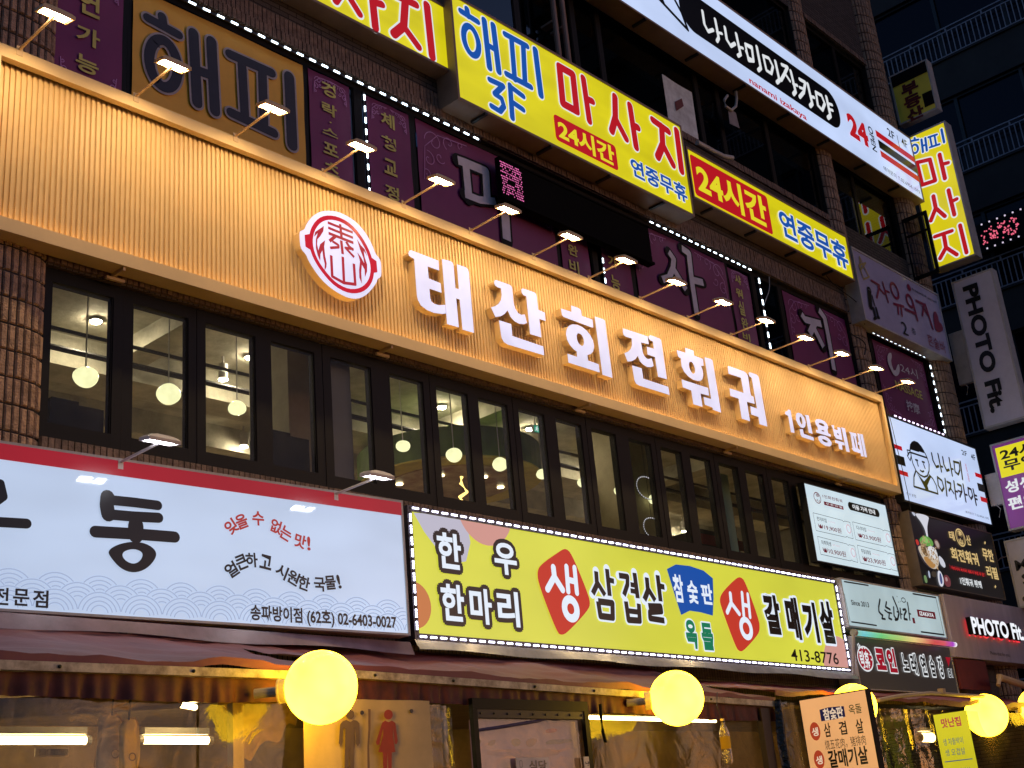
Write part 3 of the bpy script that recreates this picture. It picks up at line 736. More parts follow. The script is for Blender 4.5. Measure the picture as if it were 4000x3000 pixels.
# ------------------------------------------------------------------ lamps on arms
CREAMD = paint('lamp_bar', (120, 100, 70), rough=.5)
def arm_lamp(name, label, loc, arm, lens, metal, group, tilt=.0, halo=None):
    """flood lamp held out from the sign's top edge: loc is the foot of the arm"""
    root = thing(name, label, 'lamp', loc, group); x, y, z = loc
    m = MB(); m.tube([(x, y + .02, z + .005), (x, y - arm, z + .012)], .011, 8); m.box3((x - .025, y - .004, z - .05), (x + .025, y - .0005, z + .03)); part('arm', m, metal, root)
    m = MB(); hx, hy, hz = x, y - arm, z + .02; a, b, h = .125, .065, .03
    c, s_ = math.cos(tilt), math.sin(tilt)
    def R(px, py, pz): return (hx + px, hy + py * c - pz * s_, hz + py * s_ + pz * c)
    prof = [(a, b, -.002), (a, b, .012), (a * .8, b * .75, h), (a * .35, b * .5, h + .012)]
    vs = []; fs_ = []
    for (px, py, pz) in prof: vs += [R(-px, -py, pz), R(px, -py, pz), R(px, py, pz), R(-px, py, pz)]
    for i in range(3):
        for k in range(4): fs_.append([i * 4 + k, i * 4 + (k + 1) % 4, i * 4 + 4 + (k + 1) % 4, i * 4 + 4 + k])
    fs_.append([12, 13, 14, 15]); m.add(vs, fs_)
    # rim round the lens
    for (p0, p1) in (((-a, -b), (a, -b + .012)), ((-a, b - .012), (a, b)), ((-a, -b + .0121), (-a + .012, b - .0121)), ((a - .012, -b + .0121), (a, b - .0121))):
        q8 = [R(p0[0], p0[1], -.012), R(p1[0], p0[1], -.012), R(p1[0], p1[1], -.012), R(p0[0], p1[1], -.012), R(p0[0], p0[1], -.0021), R(p1[0], p0[1], -.0021), R(p1[0], p1[1], -.0021), R(p0[0], p1[1], -.0021)]
        m.add(q8, [[0, 3, 2, 1], [4, 5, 6, 7], [0, 1, 5, 4], [1, 2, 6, 5], [2, 3, 7, 6], [3, 0, 4, 7]])
    head = part('lamp_head', m, metal, root)
    m = MB(); m.add([R(-a + .026, -b + .02, -.006), R(-a + .026, b - .02, -.006), R(a - .026, b - .02, -.006), R(a - .026, -b + .02, -.006)], [[0, 1, 2, 3]]); part('lens', m, lens, head)
    m = MB(); m.add([R(-a + .014, -b + .014, -.004), R(-a + .014, b - .014, -.004), R(a - .014, b - .014, -.004), R(a - .014, -b + .014, -.004)], [[0, 1, 2, 3]]); part('reflector', m, metal, head)
    m = MB(); m.add([R(-a * .75, -.006, -.0085), R(-a * .75, .004, -.0085), R(a * .35, .004, -.0085), R(a * .35, -.006, -.0085)], [[0, 1, 2, 3]]); part('lens_bar', m, CREAMD, head)
    return root
CREAM = paint('cream_lamp_metal', (206, 176, 140), rough=.4, dirt=.15)
WHITEM = paint('white_lamp_metal', (200, 192, 192), rough=.4, dirt=.2)
bx0 = [SG.p('t00', 127, 325), SG.p('t00', 882, 625), SG.p('t00', 1527, 890), SG.p('t10', 440, 1130), SG.p('t10', 957, 1340), SG.p('t10', 1393, 1512), SG.p('bx', 567, 1250), SG.p('bx', 1170, 1490),
       SG.p('ba', 50, 705), SG.p('ba', 460, 860), SG.p('ba', 835, 1013), SG.p('ba', 1183, 1150), SG.p('ba', 1505, 1270), SG.p('ba', 1802, 1388), SG.p('ba', 2080, 1495)]
place = ['in front of the white tiled column beside a purple banner', 'over the round syllable of the ochre banner', 'over the upright stroke of the ochre banner', 'in front of the column of white lights', 'beside the narrow purple banner with four gold syllables',
         'in front of the large grey syllable with the square', 'over the gold lettering under the black screen', 'right of the gold lettering and below the end of the black screen', 'across the left leg of the grey peaked syllable',
         'beside the narrow banner right of the grey peaked syllable', 'on the second column of white lights', 'over the left side of the last big purple banner', 'over the long upright stroke of the last big purple banner', 'in front of the tiled column at the right', 'at the right end of the sign over the small massage panel']
lamp0 = None
for k, p in enumerate(bx0):
    loc = (p[0], -.2205, FT1); lab = 'warm arm lamp ' + place[k]
    if lamp0 is None: lamp0 = arm_lamp('sign_lamp', lab, loc, .52, WARMLAMP, CREAM, 'lamps along the top of the fluted sign', tilt=.22)
    else: copy_thing(lamp0, loc, lab)

# ================================================================== THIRD FLOOR FILMS AND BANNERS
PUR = paint('purple_banner', (122, 26, 96), rough=.5, dirt=.18, scale=1.5)
PURL = paint('faded_purple_ornament', (196, 130, 196), rough=.6, dirt=.3)
OCH = paint('ochre_banner', (240, 184, 58), rough=.5, dirt=.15, scale=1.5)
OLIVE = paint('gold_lettering', (216, 204, 104), rough=.5)
GREYL = paint('grey_white_lettering', (214, 208, 222), rough=.5, dirt=.2)
NAVY = paint('navy_lettering', (26, 26, 48), rough=.5)
BP = Plane(y=.05)
ZB = 8.78
def banner(label, x0, x1, mat, z0=Z3B + .02, z1=ZB, pl=BP, name='window_banner'):
    root = thing(name, label, 'banner', pl.w((x0 + x1) / 2, z0, 0), 'banners in the third floor windows')
    m = MB(); m.grid(lambda u, v: pl.w(x0 + (x1 - x0) * u, z0 + (z1 - z0) * v, .004 * math.sin(9 * u + 3 * v) + .003 * math.sin(17 * v)), 14, 14); part('sheet', m, mat, root, True)
    return root
def scroll(m, pl, s, t, k, fx, fy, n=.012):
    def spiral(cx, cy, r, turns, a0):
        return [(s + fx * (cx + r * (1 - j / 26) * math.cos(a0 + turns * 6.28 * j / 24)) * k, t + fy * (cy + r * (1 - j / 26) * math.sin(a0 + turns * 6.28 * j / 24)) * k) for j in range(24)]
    for c in ((.3, .25, .22, 1.2, 3.1), (.15, .62, .16, 1.1, 4.5), (.66, .14, .15, 1.1, 2.), (.1, .92, .09, 1, 4.), (.95, .08, .08, 1, 2.), (.42, .5, .12, 1, 0.5)):
        m.stroke2(pl, spiral(*c), .014 * max(k, .6), n, 'flat')
    m.stroke2(pl, [(s + fx * .02 * k, t + fy * 1.05 * k), (s + fx * .08 * k, t + fy * .4 * k), (s + fx * .4 * k, t + fy * .08 * k), (s + fx * 1.1 * k, t + fy * .02 * k)], .014 * max(k, .6), n, 'flat')
def ornaments(root, x0, x1, k, z0, z1=ZB, pl=BP):
    m = MB(); e = .05
    scroll(m, pl, x0 + e, z1 - e, k, 1, -1); scroll(m, pl, x1 - e, z1 - e, k, -1, -1)
    scroll(m, pl, x0 + e, z0 + e, k, 1, 1); scroll(m, pl, x1 - e, z0 + e, k, -1, 1)
    part('corner_ornament', m, PURL, root)
def vtext(root, w, chars, boxes, mat, pl=BP, n=.014, off=.025):
    m = MB()
    for ch, b in zip(chars, boxes): m.tx(pl, w, ch, *b, n=n, off=off)
    part('lettering', m, mat, root)
b = banner('purple strip banner with gold letters at the upper left corner', 4.10, 4.70, PUR); ornaments(b, 4.10, 4.70, .22, 7.5)
vtext(b, 't00', '연가능', [(505, -95, 640, 135), (492, 150, 640, 330), (488, 340, 632, 508)], OLIVE)
b = banner('large ochre banner with two big navy rounded syllables', 4.79, 6.60, OCH)
it = [([(948,122),(1150,232)], 58), ([(1042,115),(1052,175)], 58), E_(BP, 't00', 1052, 418, 92, 150, 66), ([(1246,222),(1270,672)], 66), ([(1362,275),(1385,725)], 66), ([(1262,458),(1372,500)], 60),
      ([(1480,357),(1752,478)], 58), ([(1560,420),(1578,745)], 56), ([(1692,470),(1702,800)], 56), ([(1488,735),(1768,868)], 58), ([(1866,505),(1886,945)], 66)]
strokes(b, BP, 't00', it, NAVY, n=.02, outline=.02, omat=paint('dull_white_edge', (176, 168, 172)))
b = banner('purple strip banner with gold letters and a dot between them', 6.66, 7.17, PUR); ornaments(b, 6.66, 7.17, .2, 7.4)
vtext(b, 't10', '경락·스포츠', [(415, 520, 512, 650), (420, 655, 520, 775), (470, 790, 485, 805), (425, 815, 525, 905), (430, 915, 530, 1030), (435, 1040, 535, 1160)], OLIVE)
b = banner('purple strip banner with four spaced gold syllables right of the light column', 7.385, 7.96, PUR); ornaments(b, 7.385, 7.96, .2, 7.4)
vtext(b, 't10', '체형교정', [(800, 718, 895, 850), (808, 870, 905, 995), (822, 1020, 912, 1155), (830, 1190, 925, 1315)], OLIVE)
b = banner('wide purple banner with a big brushed grey syllable half behind the black screen', 8.055, 10.15, PUR); ornaments(b, 8.055, 10.15, .62, 7.0)
it = [([(1300,1042),(1350,1060),(1372,1290)], 46), ([(1345,1058),(1480,1115),(1490,1300)], 46), ([(1345,1262),(1440,1300),(1545,1310)], 38), ([(1590,1140),(1600,1300),(1618,1560)], 52), ([(1605,1318),(1710,1345)], 44)]
strokes(b, BP, 't10', it, GREYL, n=.02, outline=.03, omat=BLACK, cap='flat')
b = banner('purple strip banner with gold letters under the black screen', 10.225, 10.735, PUR); ornaments(b, 10.225, 10.735, .2, 7.4)
vtext(b, 'bx', '샤워실완비', [(890, 560, 990, 690), (890, 700, 990, 840), (895, 850, 1005, 1010), (920, 1080, 1040, 1240), (935, 1245, 1055, 1425)], OLIVE)
b = banner('purple strip banner with gold letters right of the dark post below the screen', 10.98, 11.53, PUR); ornaments(b, 10.98, 11.53, .2, 7.4)
vtext(b, 'bx', '연가능', [(1330, 990, 1440, 1155), (1350, 1200, 1465, 1365), (1385, 1415, 1500, 1610)], OLIVE)
b = banner('wide purple banner with a big grey peaked syllable', 11.635, 13.72, PUR); ornaments(b, 11.635, 13.72, .62, 7.0)
it = [([(282,278),(325,340),(318,420),(285,500),(228,518)], 38), ([(325,430),(380,520),(432,605)], 40), ([(395,248),(455,290),(480,520),(525,820)], 40), ([(485,520),(580,545)], 38)]
strokes(b, BP, 'ba', it, GREYL, n=.02, outline=.03, omat=BLACK, cap='flat')
b = banner('purple strip banner with gold letters left of the second light column', 13.775, 14.28, PUR, z1=8.74); ornaments(b, 13.775, 14.28, .2, 7.4)
vtext(b, 'ba', '샤워실완비', [(850, 465, 915, 570), (858, 580, 930, 685), (880, 690, 950, 835), (905, 835, 980, 960), (920, 965, 995, 1060)], OLIVE)
b = banner('purple banner with a big grey brushed syllable next to the tiled column', 15.18, 16.98, PUR); ornaments(b, 15.18, 16.98, .6, 7.0)
it = [([(1430,815),(1460,862),(1600,900)], 34), ([(1545,890),(1500,985)], 36), ([(1535,930),(1575,1010),(1620,1100)], 34), ([(1580,780),(1630,850),(1660,1000),(1712,1300)], 34)]
strokes(b, BP, 'ba', it, GREYL, n=.02, outline=.03, omat=BLACK, cap='flat')
# small massage panel right of the column
b = banner('dark purple massage panel edged with dots of light beside the end column', 17.80, 19.58, PUR, z0=7.40, z1=8.66); ornaments(b, 17.80, 19.58, .42, 7.42, 8.66)
m = MB(); m.tx(BP, 't31', '24시', 845, 690, 968, 800, n=.016, off=.0); m.tx(BP, 't31', '按摩', 885, 930, 985, 1035, n=.016, off=.01)
m.poly(BP, smooth(pp(BP, 't31', [(768,640),(790,625),(798,650),(790,690),(815,760),(840,690),(850,740),(840,775),(815,782),(790,740),(770,690)]), 1, True), .016); part('lettering', m, GREYL, b)
m = MB(); m.tx(BP, 't31', 'MASSAGE', 815, 805, 1000, 935, n=.016, off=.015); part('lettering', m, OLIVE, b)
# ------------------------------------------------------------------ light strips
LP = Plane(y=-.03)
ledb = lit('blue_white_led', (214, 234, 248), 7)
x0, x1 = 4.2, 8.93
led_strip('led_strip', 'dotted line of white lights above the ochre and purple banners at the left', LP, (x0, 8.80), (x1, 8.80), 32, mod=(.07, .016), mat=ledb)
led_strip('led_strip', 'dotted line of white lights above the grey peaked syllable banner', LP, (11.9, 8.79), (14.27, 8.785), 17, mod=(.06, .015), mat=ledb)
led_strip('led_strip', 'upright row of white lights between the two narrow purple banners', LP, (7.275, 7.42), (7.275, 8.72), 10, mod=(.06, .015), mat=ledb)
led_strip('led_strip', 'short upright row of white lights below the black screen', LP, (10.86, 7.36), (10.86, 8.0), 5, mod=(.06, .015), mat=ledb)
led_strip('led_strip', 'upright row of white lights left of the unlit window', LP, (14.40, 7.30), (14.40, 8.75), 9, mod=(.075, .024), mat=ledb)
led_strip('led_strip', 'row of tiny lights along the top of the small massage panel', LP, (17.62, 8.70), (19.5, 8.70), 13, mod=(.06, .024), mat=ledb)
led_strip('led_strip', 'upright row of tiny lights at the right of the small massage panel', LP, (19.62, 7.36), (19.60, 8.62), 9, mod=(.06, .022), mat=ledb)
led_strip('led_strip', 'row of tiny pinkish lights along the bottom of the small massage panel', LP, (17.8, 7.36), (19.6, 7.36), 12, mod=(.06, .022), mat=lit('pinkish_led', (240, 215, 255), 3.0))
# black message screen
DS = Plane(y=-.12)
ds = thing('message_screen', 'long black message screen hung above the banners with pink dots at its left end', 'screen', DS.w(10.2, 8.13, -.1))
s0, s1, t0, t1 = DS.p('bx', 180, 90)[0], DS.p('bx', 1800, 900)[0], 8.14, 8.62
m = MB(); m.box(DS, s0, s1, t0, t1, -.06, -.001); m.box(DS, s0, s1, t0 - .03, t0 - .0004, -.08, .03); m.box(DS, s0, s1, t1 + .0004, t1 + .02, -.06, .012); part('casing', m, paint('screen_black', (6, 6, 6), rough=.85, dirt=.2, spec=.1), ds)
m = MB(); rr = random.Random(5); q0 = DS.p('bx', 190, 150); q1 = DS.p('bx', 400, 490)
for i in range(14):
    for j in range(14):
        s = s0 + .015 + i * .024 + (.012 if j % 2 else 0); t = t1 - .03 - j * .029
        if rr.random() < .84 and not (6 < j < 9 and 3 < i < 9): m.box(DS, s, s + .010, t - .012, t, 0, .003)
part('dots', m, lit('pink_dots', (255, 120, 190), 1.0, vary=.5, vscale=12, sample=False), ds)

# ================================================================== UPPER YELLOW SIGNS
YEL = lit('yellow_lightbox', (228, 216, 22), .80, gloss=.25, vary=.13, vscale=1.0, stretch=(1, 1, 3))
RED = lit('red_film', (186, 24, 34), .9, sample=False); BLUE = lit('blue_film', (24, 84, 176), .85, sample=False); WHT = lit('white_film', (232, 236, 240), .9, sample=False); YELF = lit('yellow_film', (228, 216, 40), .95, sample=False)
Y1 = Plane(y=-.2); q = Y1.p('t10', 1285, 480); q2 = Y1.p('t10', 1255, 55)
sy = lightbox('yellow_lightbox_sign', 'yellow lit sign with red rounded letters cut by the top edge', 'sign', Y1, (4.2, q[0], q[1], q2[1] + .0), YEL)
strokes(sy, Y1, 't10', [([(560,-60),(515,8)], 46), ([(570,-70),(670,92)], 44), ([(745,-80),(772,180)], 48), ([(760,15),(815,30)], 42), ([(900,-30),(1035,32)], 44), ([(965,10),(955,170),(892,222)], 48), ([(958,175),(1052,305)], 44), ([(1105,35),(1140,368)], 46),
                       ([(200,-260),(230,-120)], 50), ([(330,-230),(360,-60)], 50)], RED, outline=.02, omat=WHT)
Y2 = Plane(y=-.3); q = Y2.p('t20', 1185, 1405); qa = Y2.p('t10', 1310, 640); qt = Y2.p('t20', 1095, 815)
sy = lightbox('yellow_lightbox_sign', 'largest yellow lit sign with blue and red letters and a red hours panel', 'sign', Y2, (qa[0], q[0], (q[1] + qa[1]) / 2, qt[1]), YEL, depth=.29)
strokes(sy, Y2, 't10', [([(1325,72),(1435,142)], 34), ([(1365,60),(1372,105)], 34), E_(Y2, 't10', 1393, 265, 48, 92, 34), ([(1477,132),(1512,440)], 36), ([(1535,165),(1572,465)], 36), ([(1492,288),(1552,325)], 32),
    ([(1612,222),(1755,300)], 32), ([(1655,265),(1675,515)], 32), ([(1730,300),(1742,545)], 32), ([(1622,480),(1780,565)], 32), ([(1808,325),(1845,618)], 36),
    ([(1512,517),(1600,558),(1545,610),(1590,640),(1605,690),(1580,722),(1525,688)], 30), ([(1645,555),(1660,765)], 32), ([(1650,565),(1730,625)], 30), ([(1655,660),(1730,712)], 30)], BLUE, outline=.016, omat=WHT)
strokes(sy, Y2, 't20', [([(305,432),(392,482),(418,722),(328,672)], 40, 'c'), ([(460,508),(500,785)], 36), ([(480,640),(520,658)], 34), ([(665,628),(668,765),(645,850)], 36), ([(668,765),(738,900)], 36), ([(762,685),(803,955)], 36), ([(785,815),(815,828)], 34),
    ([(910,778),(1012,852)], 34), ([(968,820),(975,940),(943,1018)], 36), ([(975,935),(1042,1068)], 36), ([(1065,850),(1097,1108)], 36)], RED, outline=.016, omat=WHT)
def clips(sign, pl, s0, s1, t0, depth, step=1.05):
    s = s0 + .4
    while s < s1 - .2:
        m = MB(); m.box(pl, s, s + .035, t0 - .03, t0 - .0006, -depth * .75, .004); part('clip', m, DARKM, sign); s += step
clips(sy, Y2, qa[0], q[0], (q[1] + qa[1]) / 2, .29)
def hours(sign, pl, w, a0, b0, a1, b1, w2, c0, d0, c1, d1):
    p, q_ = pl.p(w, a0, b0), pl.p(w2, a1, b1)
    m = MB(); m.poly(pl, rrect(p[0], q_[0], q_[1], p[1], .05), .003); hp_ = part('hours_panel', m, RED, sign)
    e = (q_[0] - p[0]) * .05; h = (p[1] - q_[1]) * .1
    m = MB(); m.text(pl, '24시간', (p[0] + e, q_[1] + h), (q_[0] - e, q_[1] + h), (p[0] + e, p[1] - h), .006, .032); part('hours_lettering', m, YELF, hp_)
hours(sy, Y2, 't20', 266, 735, 690, 1110, 't20', 0, 0, 0, 0)
def outlined(sign, pl, w, s, a0, b0, a1, b1, mat, omat, off=.015, ow=.06, n=.006, name='lettering'):
    """font lettering on a wider outline, character by character so that the outlines stay true"""
    p, q_ = pl.p(w, a0, b0), pl.p(w, a1, b1)
    outlined2(sign, pl, s, (p[0], q_[1]), (q_[0], q_[1]), (p[0], p[1]), mat, omat, off, ow, n, name)
def outlined2(sign, pl, s, ll, lr, ul, mat, omat, off=.015, ow=.06, n=.006, name='lettering'):
    ey = Vector(ul) - Vector(ll); r = (ow - off) * ey.length; m = MB()
    for k in range(12):
        e = Vector((r * math.cos(k * math.pi / 6), r * math.sin(k * math.pi / 6)))
        m.text(pl, s, Vector(ll) + e, Vector(lr) + e, Vector(ul) + e, n - .003 + .00012 * k, off)
    part('letter_outline', m, omat, sign)
    m = MB(); m.text(pl, s, ll, lr, ul, n, off); part(name, m, mat, sign)
outlined(sy, Y2, 't20', '연중무휴', 760, 1015, 1140, 1322, BLUE, WHT, .03, .075)
Y3 = Plane(y=-.25); q = Y3.p('t31', 565, 165); qa = Y3.p('t20', 1125, 945)
sy = lightbox('yellow_lightbox_sign', 'lower yellow lit sign right of the largest, with a red hours panel', 'sign', Y3, (qa[0], q[0], q[1], qa[1]), YEL, depth=.24)
clips(sy, Y3, qa[0], q[0], q[1], .24)
hours(sy, Y3, 't20', 1148, 995, 1195, 130, 'ba', 0, 0, 0, 0)
pa, pb = Y3.p('t30', 58, 1345), Y3.p('ba', 1855, 440)
outlined2(sy, Y3, '연중무휴', (pa[0], pb[1]), (pb[0], pb[1]), (pa[0], pa[1]), BLUE, WHT, .03, .075)

# ================================================================== IZAKAYA SIGNS
WB = lit('cool_white_lightbox', (196, 214, 250), .91, gloss=.12, vary=.10, vscale=.8, stretch=(1, 1, 2), spec=.6)
def ink(name): return mt(name, paint, (10, 10, 12), rough=.3, dirt=.1)
INK = ink('black_film')
def face_logo(sign, pl, T):
    """line drawing of a chef with a headband: T maps unit coordinates (x right, y down, as traced) to the plane"""
    m = MB(); k = T.k
    S = lambda pts, w_, closed=False: m.stroke2(pl, [T(*p) for p in pts], w_ * k, .004, 'round', closed)
    m.poly(pl, [T(*p) for p in [(358,548),(362,500),(385,465),(415,452),(460,470),(505,520),(540,580),(552,612),(470,585)]], .004)
    S([(372,600),(380,660),(400,740),(440,830),(490,880),(540,905),(580,890),(600,830),(600,740),(575,660),(552,612)], 11)
    S([(365,555),(362,590),(375,600),(572,665)], 11); S([(470,585),(365,552)], 9)
    S([(365,575),(325,568),(335,610),(362,598)], 8); S([(350,612),(330,640),(365,700),(378,640)], 9)
    S([(432,690),(458,698)], 12); S([(515,715),(542,722)], 12); S([(450,715),(465,765)], 12); S([(532,745),(550,795)], 12); S([(492,822),(515,838),(535,832)], 11)
    S([(435,830),(412,900),(412,1022),(712,1115),(690,1010),(650,930),(605,880)], 12)
    m.poly(pl, [T(*p) for p in [(440,835),(480,890),(540,960),(600,885),(625,905),(580,1010),(600,1080),(555,1060),(550,1045)]], .0045)
    part('logo', m, INK, sign)
class Tm:
    def __init__(s, pl, w, dx=0, dy=0, k=1): s.pl, s.w, s.k = pl, w, pl.sc(w, 500, 800)[0]
    def __call__(s, a, b): return s.pl.p(s.w, a, b)
N1 = Plane(y=-.3); q = N1.p('t30', 1015, 1310); qt = N1.p('t30', 910, 885)
sn = lightbox('white_lightbox_sign', 'long white lit sign with a black rounded plate and red stripes at the upper right', 'sign', N1, (9.8, q[0], q[1], qt[1]), WB, depth=.29)
clips(sn, N1, 10.5, q[0], q[1], .29, 1.2)
pa = N1.p('iz', 615, 20); pb = N1.p('iz', 1565, 800); ta = N1.p('iz', 700, 20)
h = qt[1] - q[1]; cz0 = N1.p('iz', 1530, 805)[1]; 
x0, x1 = N1.p('iz', 660, 170)[0] - .35, N1.p('iz', 1560, 770)[0]
z0 = N1.p('iz', 1540, 803)[1]; z1 = N1.p('iz', 1450, 540)[1]
m = MB(); m.poly(N1, rrect(x0, x1, z0, z1, (z1 - z0) * .47, 10), .003); part('name_plate', m, INK, sn)
ws = lambda *i: [(p, w_ * .8) for p, w_ in i]
strokes(sn, N1, 'iz', ws(([(700,70),(712,150),(735,195),(765,185)], 19), ([(778,120),(800,235),(790,255)], 19), ([(790,200),(820,208)], 14), ([(838,170),(850,245),(875,285),(900,270)], 19), ([(908,210),(935,335),(920,345)], 19), ([(925,290),(950,298)], 14),
    ([(965,275),(1005,300),(1015,375),(985,360),(970,320)], 17, ), ([(1035,290),(1060,420),(1045,435)], 19)), WHT, name='lettering')
strokes(sn, N1, 'iz', ws(([(965,275),(985,375),(1015,378),(1005,290),(965,272)], 15), ([(1075,345),(1095,435),(1125,455),(1135,410),(1110,360),(1075,345)], 16), ([(1150,380),(1175,495),(1160,510)], 19), ([(1190,400),(1225,415),(1205,460),(1185,495)], 17), ([(1210,455),(1240,500)], 15),
    ([(1245,440),(1275,565),(1262,582)], 19), ([(1260,520),(1285,528)], 14), ([(1300,490),(1335,510),(1325,570),(1300,600)], 17), ([(1300,540),(1325,550)], 13), ([(1350,520),(1378,640),(1365,655)], 19), ([(1365,595),(1390,602)], 14),
    ([(1400,570),(1412,650),(1440,680),(1455,640),(1435,590),(1400,570)], 16), ([(1465,600),(1490,715),(1475,728)], 19), ([(1478,640),(1500,648)], 13), ([(1484,675),(1504,682)], 13)), WHT)
pa, pb = N1.p('iz', 985, 500), N1.p('iz', 1345, 735)
m = MB(); m.tx(N1, 'iz', 'nanami izakaya', 985, 472, 1348, 757, n=.004, off=.02); part('lettering', m, RED, sn)
m = MB(); m.tx(N1, 'tr', '24', 808, 872, 1003, 1168, off=.05); part('lettering', m, RED, sn)
pa, pb, pc = N1.p('tr', 1020, 1185), N1.p('tr', 985, 985), N1.p('tr', 1050, 1180)
m = MB(); m.text(N1, 'OPEN', (N1.p('tr', 980, 980)[0], N1.p('tr', 985, 985)[1]), (N1.p('tr', 980, 980)[0], N1.p('tr', 1035, 1185)[1]), (N1.p('tr', 1018, 1010)[0], N1.p('tr', 985, 985)[1]), .004, .02); part('lettering', m, INK, sn)
m = MB(); m.tx(N1, 'tr', '2F', 1130, 1000, 1200, 1105, off=.012); m.tx(N1, 'tr', '4F', 1240, 1075, 1300, 1172, off=.012); pl0 = N1.p('tr', 1210, 1060); m.rect(N1, pl0[0], pl0[0] + .02, pl0[1] - .25, pl0[1], .004); part('lettering', m, INK, sn)
q1 = q[0] - .031
for nm_, (a0, b0), (a1, b1), mat in (('stripe', (1042,1020), (1350,1255), RED), ('stripe', (1080,1180), (1375,1400), RED), ('stripe', (1062,1095), (1365,1340), INK)):
    p0 = N1.p('tr', a0, b0); pz = N1.p('tr', a0 + 8, b0 + (48 if mat is RED else 62))
    m = MB(); m.rect(N1, p0[0], q1, pz[1], p0[1], .0035); part(nm_, m, mat, sn)
m = MB(); m.text(N1, '예약문의 T.02.6956.1592', N1.p('tr', 1108, 1335), (N1.p('t30', 985, 1255)[0], N1.p('tr', 1108, 1335)[1]), N1.p('tr', 1104, 1300), .004, .0); part('lettering', m, INK, sn)
class Tn(Tm):
    def __init__(s, pl):
        s.pl = pl; s.k = .0048; s.o = pl.p('iz', 610, 185)
    def __call__(s, a, b): return (s.o[0] + (a - 712) * .0042, s.o[1] - (b - 1115 + (712 - a) * -.36) * .0021)
face_logo(sn, N1, Tn(N1))
N2 = Plane(y=-.2); a_ = N2.p('nm', 85, 120); b_ = N2.p('nm', 1190, 540); c_ = N2.p('nm', 1405, 1525)
sn2 = lightbox('white_lightbox_sign', 'square white lit sign with a drawn chef head and brushed black letters', 'sign', N2, (a_[0] - .02, c_[0], c_[1], b_[1]), WB, depth=.19, casing=DARKM)
face_logo(sn2, N2, Tm(N2, 'nm'))
strokes(sn2, N2, 'nm', ws(([(632,610),(650,700),(690,780),(720,770)], 20), ([(712,620),(755,835)], 20), ([(740,770),(770,778)], 15), ([(770,660),(785,750),(820,825),(850,815)], 20), ([(850,670),(890,885)], 20), ([(872,800),(900,808)], 15), ([(910,715),(925,840),(965,875),(985,815),(975,730),(905,712)], 17), ([(990,715),(1018,930)], 20),
    ([(705,905),(715,1010),(760,1080),(785,1040),(760,950),(705,905)], 18), ([(800,930),(822,1135)], 20), ([(825,965),(870,985),(870,1040),(850,1075)], 18), ([(868,1045),(910,1110)], 16), ([(910,960),(938,1175)], 20), ([(925,1080),(955,1090)], 15), ([(955,995),(1000,1015),(1010,1080),(985,1150)], 18), ([(960,1075),(1000,1090)], 14), ([(1025,1000),(1060,1210)], 20), ([(1045,1120),(1075,1130)], 15),
    ([(1085,1040),(1095,1130),(1125,1180),(1145,1140),(1125,1060),(1085,1040)], 17), ([(1150,1060),(1188,1250)], 20), ([(1165,1130),(1195,1140)], 14), ([(1172,1175),(1202,1185)], 14)), INK)
m = MB(); m.tx(N2, 'nm', '2F', 998, 562, 1080, 650, off=.01); m.tx(N2, 'nm', '4F', 1115, 610, 1185, 705, off=.01); m.tx(N2, 'nm', '방이 본점', 315, 1090, 440, 1165, off=0); m.tx(N2, 'nm', '예약문의 T.02.6956.1592', 1050, 1320, 1352, 1440, off=0); part('lettering', m, INK, sn2)
m = MB(); pA, pB = N2.p('nm', 1040, 735), N2.p('nm', 1110, 965)
m.text(N2, 'nanami izakaya', (pA[0], pA[1]), (pA[0], pB[1]), (pA[0] + .09, pA[1]), .004, 0); part('lettering', m, RED, sn2)
for (a0, b0, a1, b1, mat) in ((158,490,270,580,RED), (190,625,312,775,INK), (232,815,345,905,RED), (1170,845,1290,935,RED), (1198,975,1330,1110,INK), (1238,1145,1345,1235,RED)):
    p0, p1 = N2.p('nm', a0, b0), N2.p('nm', a1, b1); lo, hi = (a_[0] + .012, p1[0]) if a0 < 600 else (p0[0], c_[0] - .031)
    m = MB(); m.rect(N2, lo, hi, p1[1], p0[1], .0035); part('stripe', m, mat, sn2)
# hand drawn bar sign
JB = paint('unlit_lilac_acrylic', (196, 188, 220), rough=.08, spec=.9, dirt=.08)
J1 = Plane(y=-.25); a_ = J1.p('t31', 575, -10); b_ = J1.p('t31', 1195, 680)
sj = lightbox('hand_drawn_sign', 'dim lilac sign with red hand drawn letters, a star, a figure and a heart', 'sign', J1, (17.05, b_[0], (b_[1] + J1.p('t31', 620, 410)[1]) / 2, 9.93), JB, casing=CASEW, depth=.24)
MAROON = paint('maroon_ink', (150, 40, 76), rough=.3)
strokes(sj, J1, 't31', ws(([(668,158),(722,190),(705,270)], 10), ([(712,200),(752,245)], 10), ([(742,170),(778,298)], 10), ([(760,225),(785,235)], 9), ([(905,295),(948,385)], 1)), MAROON)
strokes(sj, J1, 't31', [E_(J1, 't31', 820, 225, 24, 48, 9), ([(815,310),(878,328)], 9), ([(840,318),(845,375)], 9), ([(862,322),(868,388)], 9), E_(J1, 't31', 918, 292, 20, 38, 9), ([(890,345),(950,372)], 9), ([(935,290),(968,415)], 10), ([(960,290),(1010,315),(1000,385)], 9), ([(1002,330),(1035,380)], 9), ([(1018,315),(1068,470)], 10)], MAROON)
m = MB(); m.poly(J1, smooth(pp(J1, 't31', [(1070,370),(1082,355),(1100,385),(1108,430),(1120,435),(1135,470),(1128,490),(1100,495),(1082,470),(1074,420)]), 1, True), .004)
m.tx(J1, 't31', '혼술바', 1025, 500, 1158, 635, off=0); m.poly(J1, ell(J1, 't31', 913, 205, 12, 22), .004); part('lettering', m, MAROON, sj)
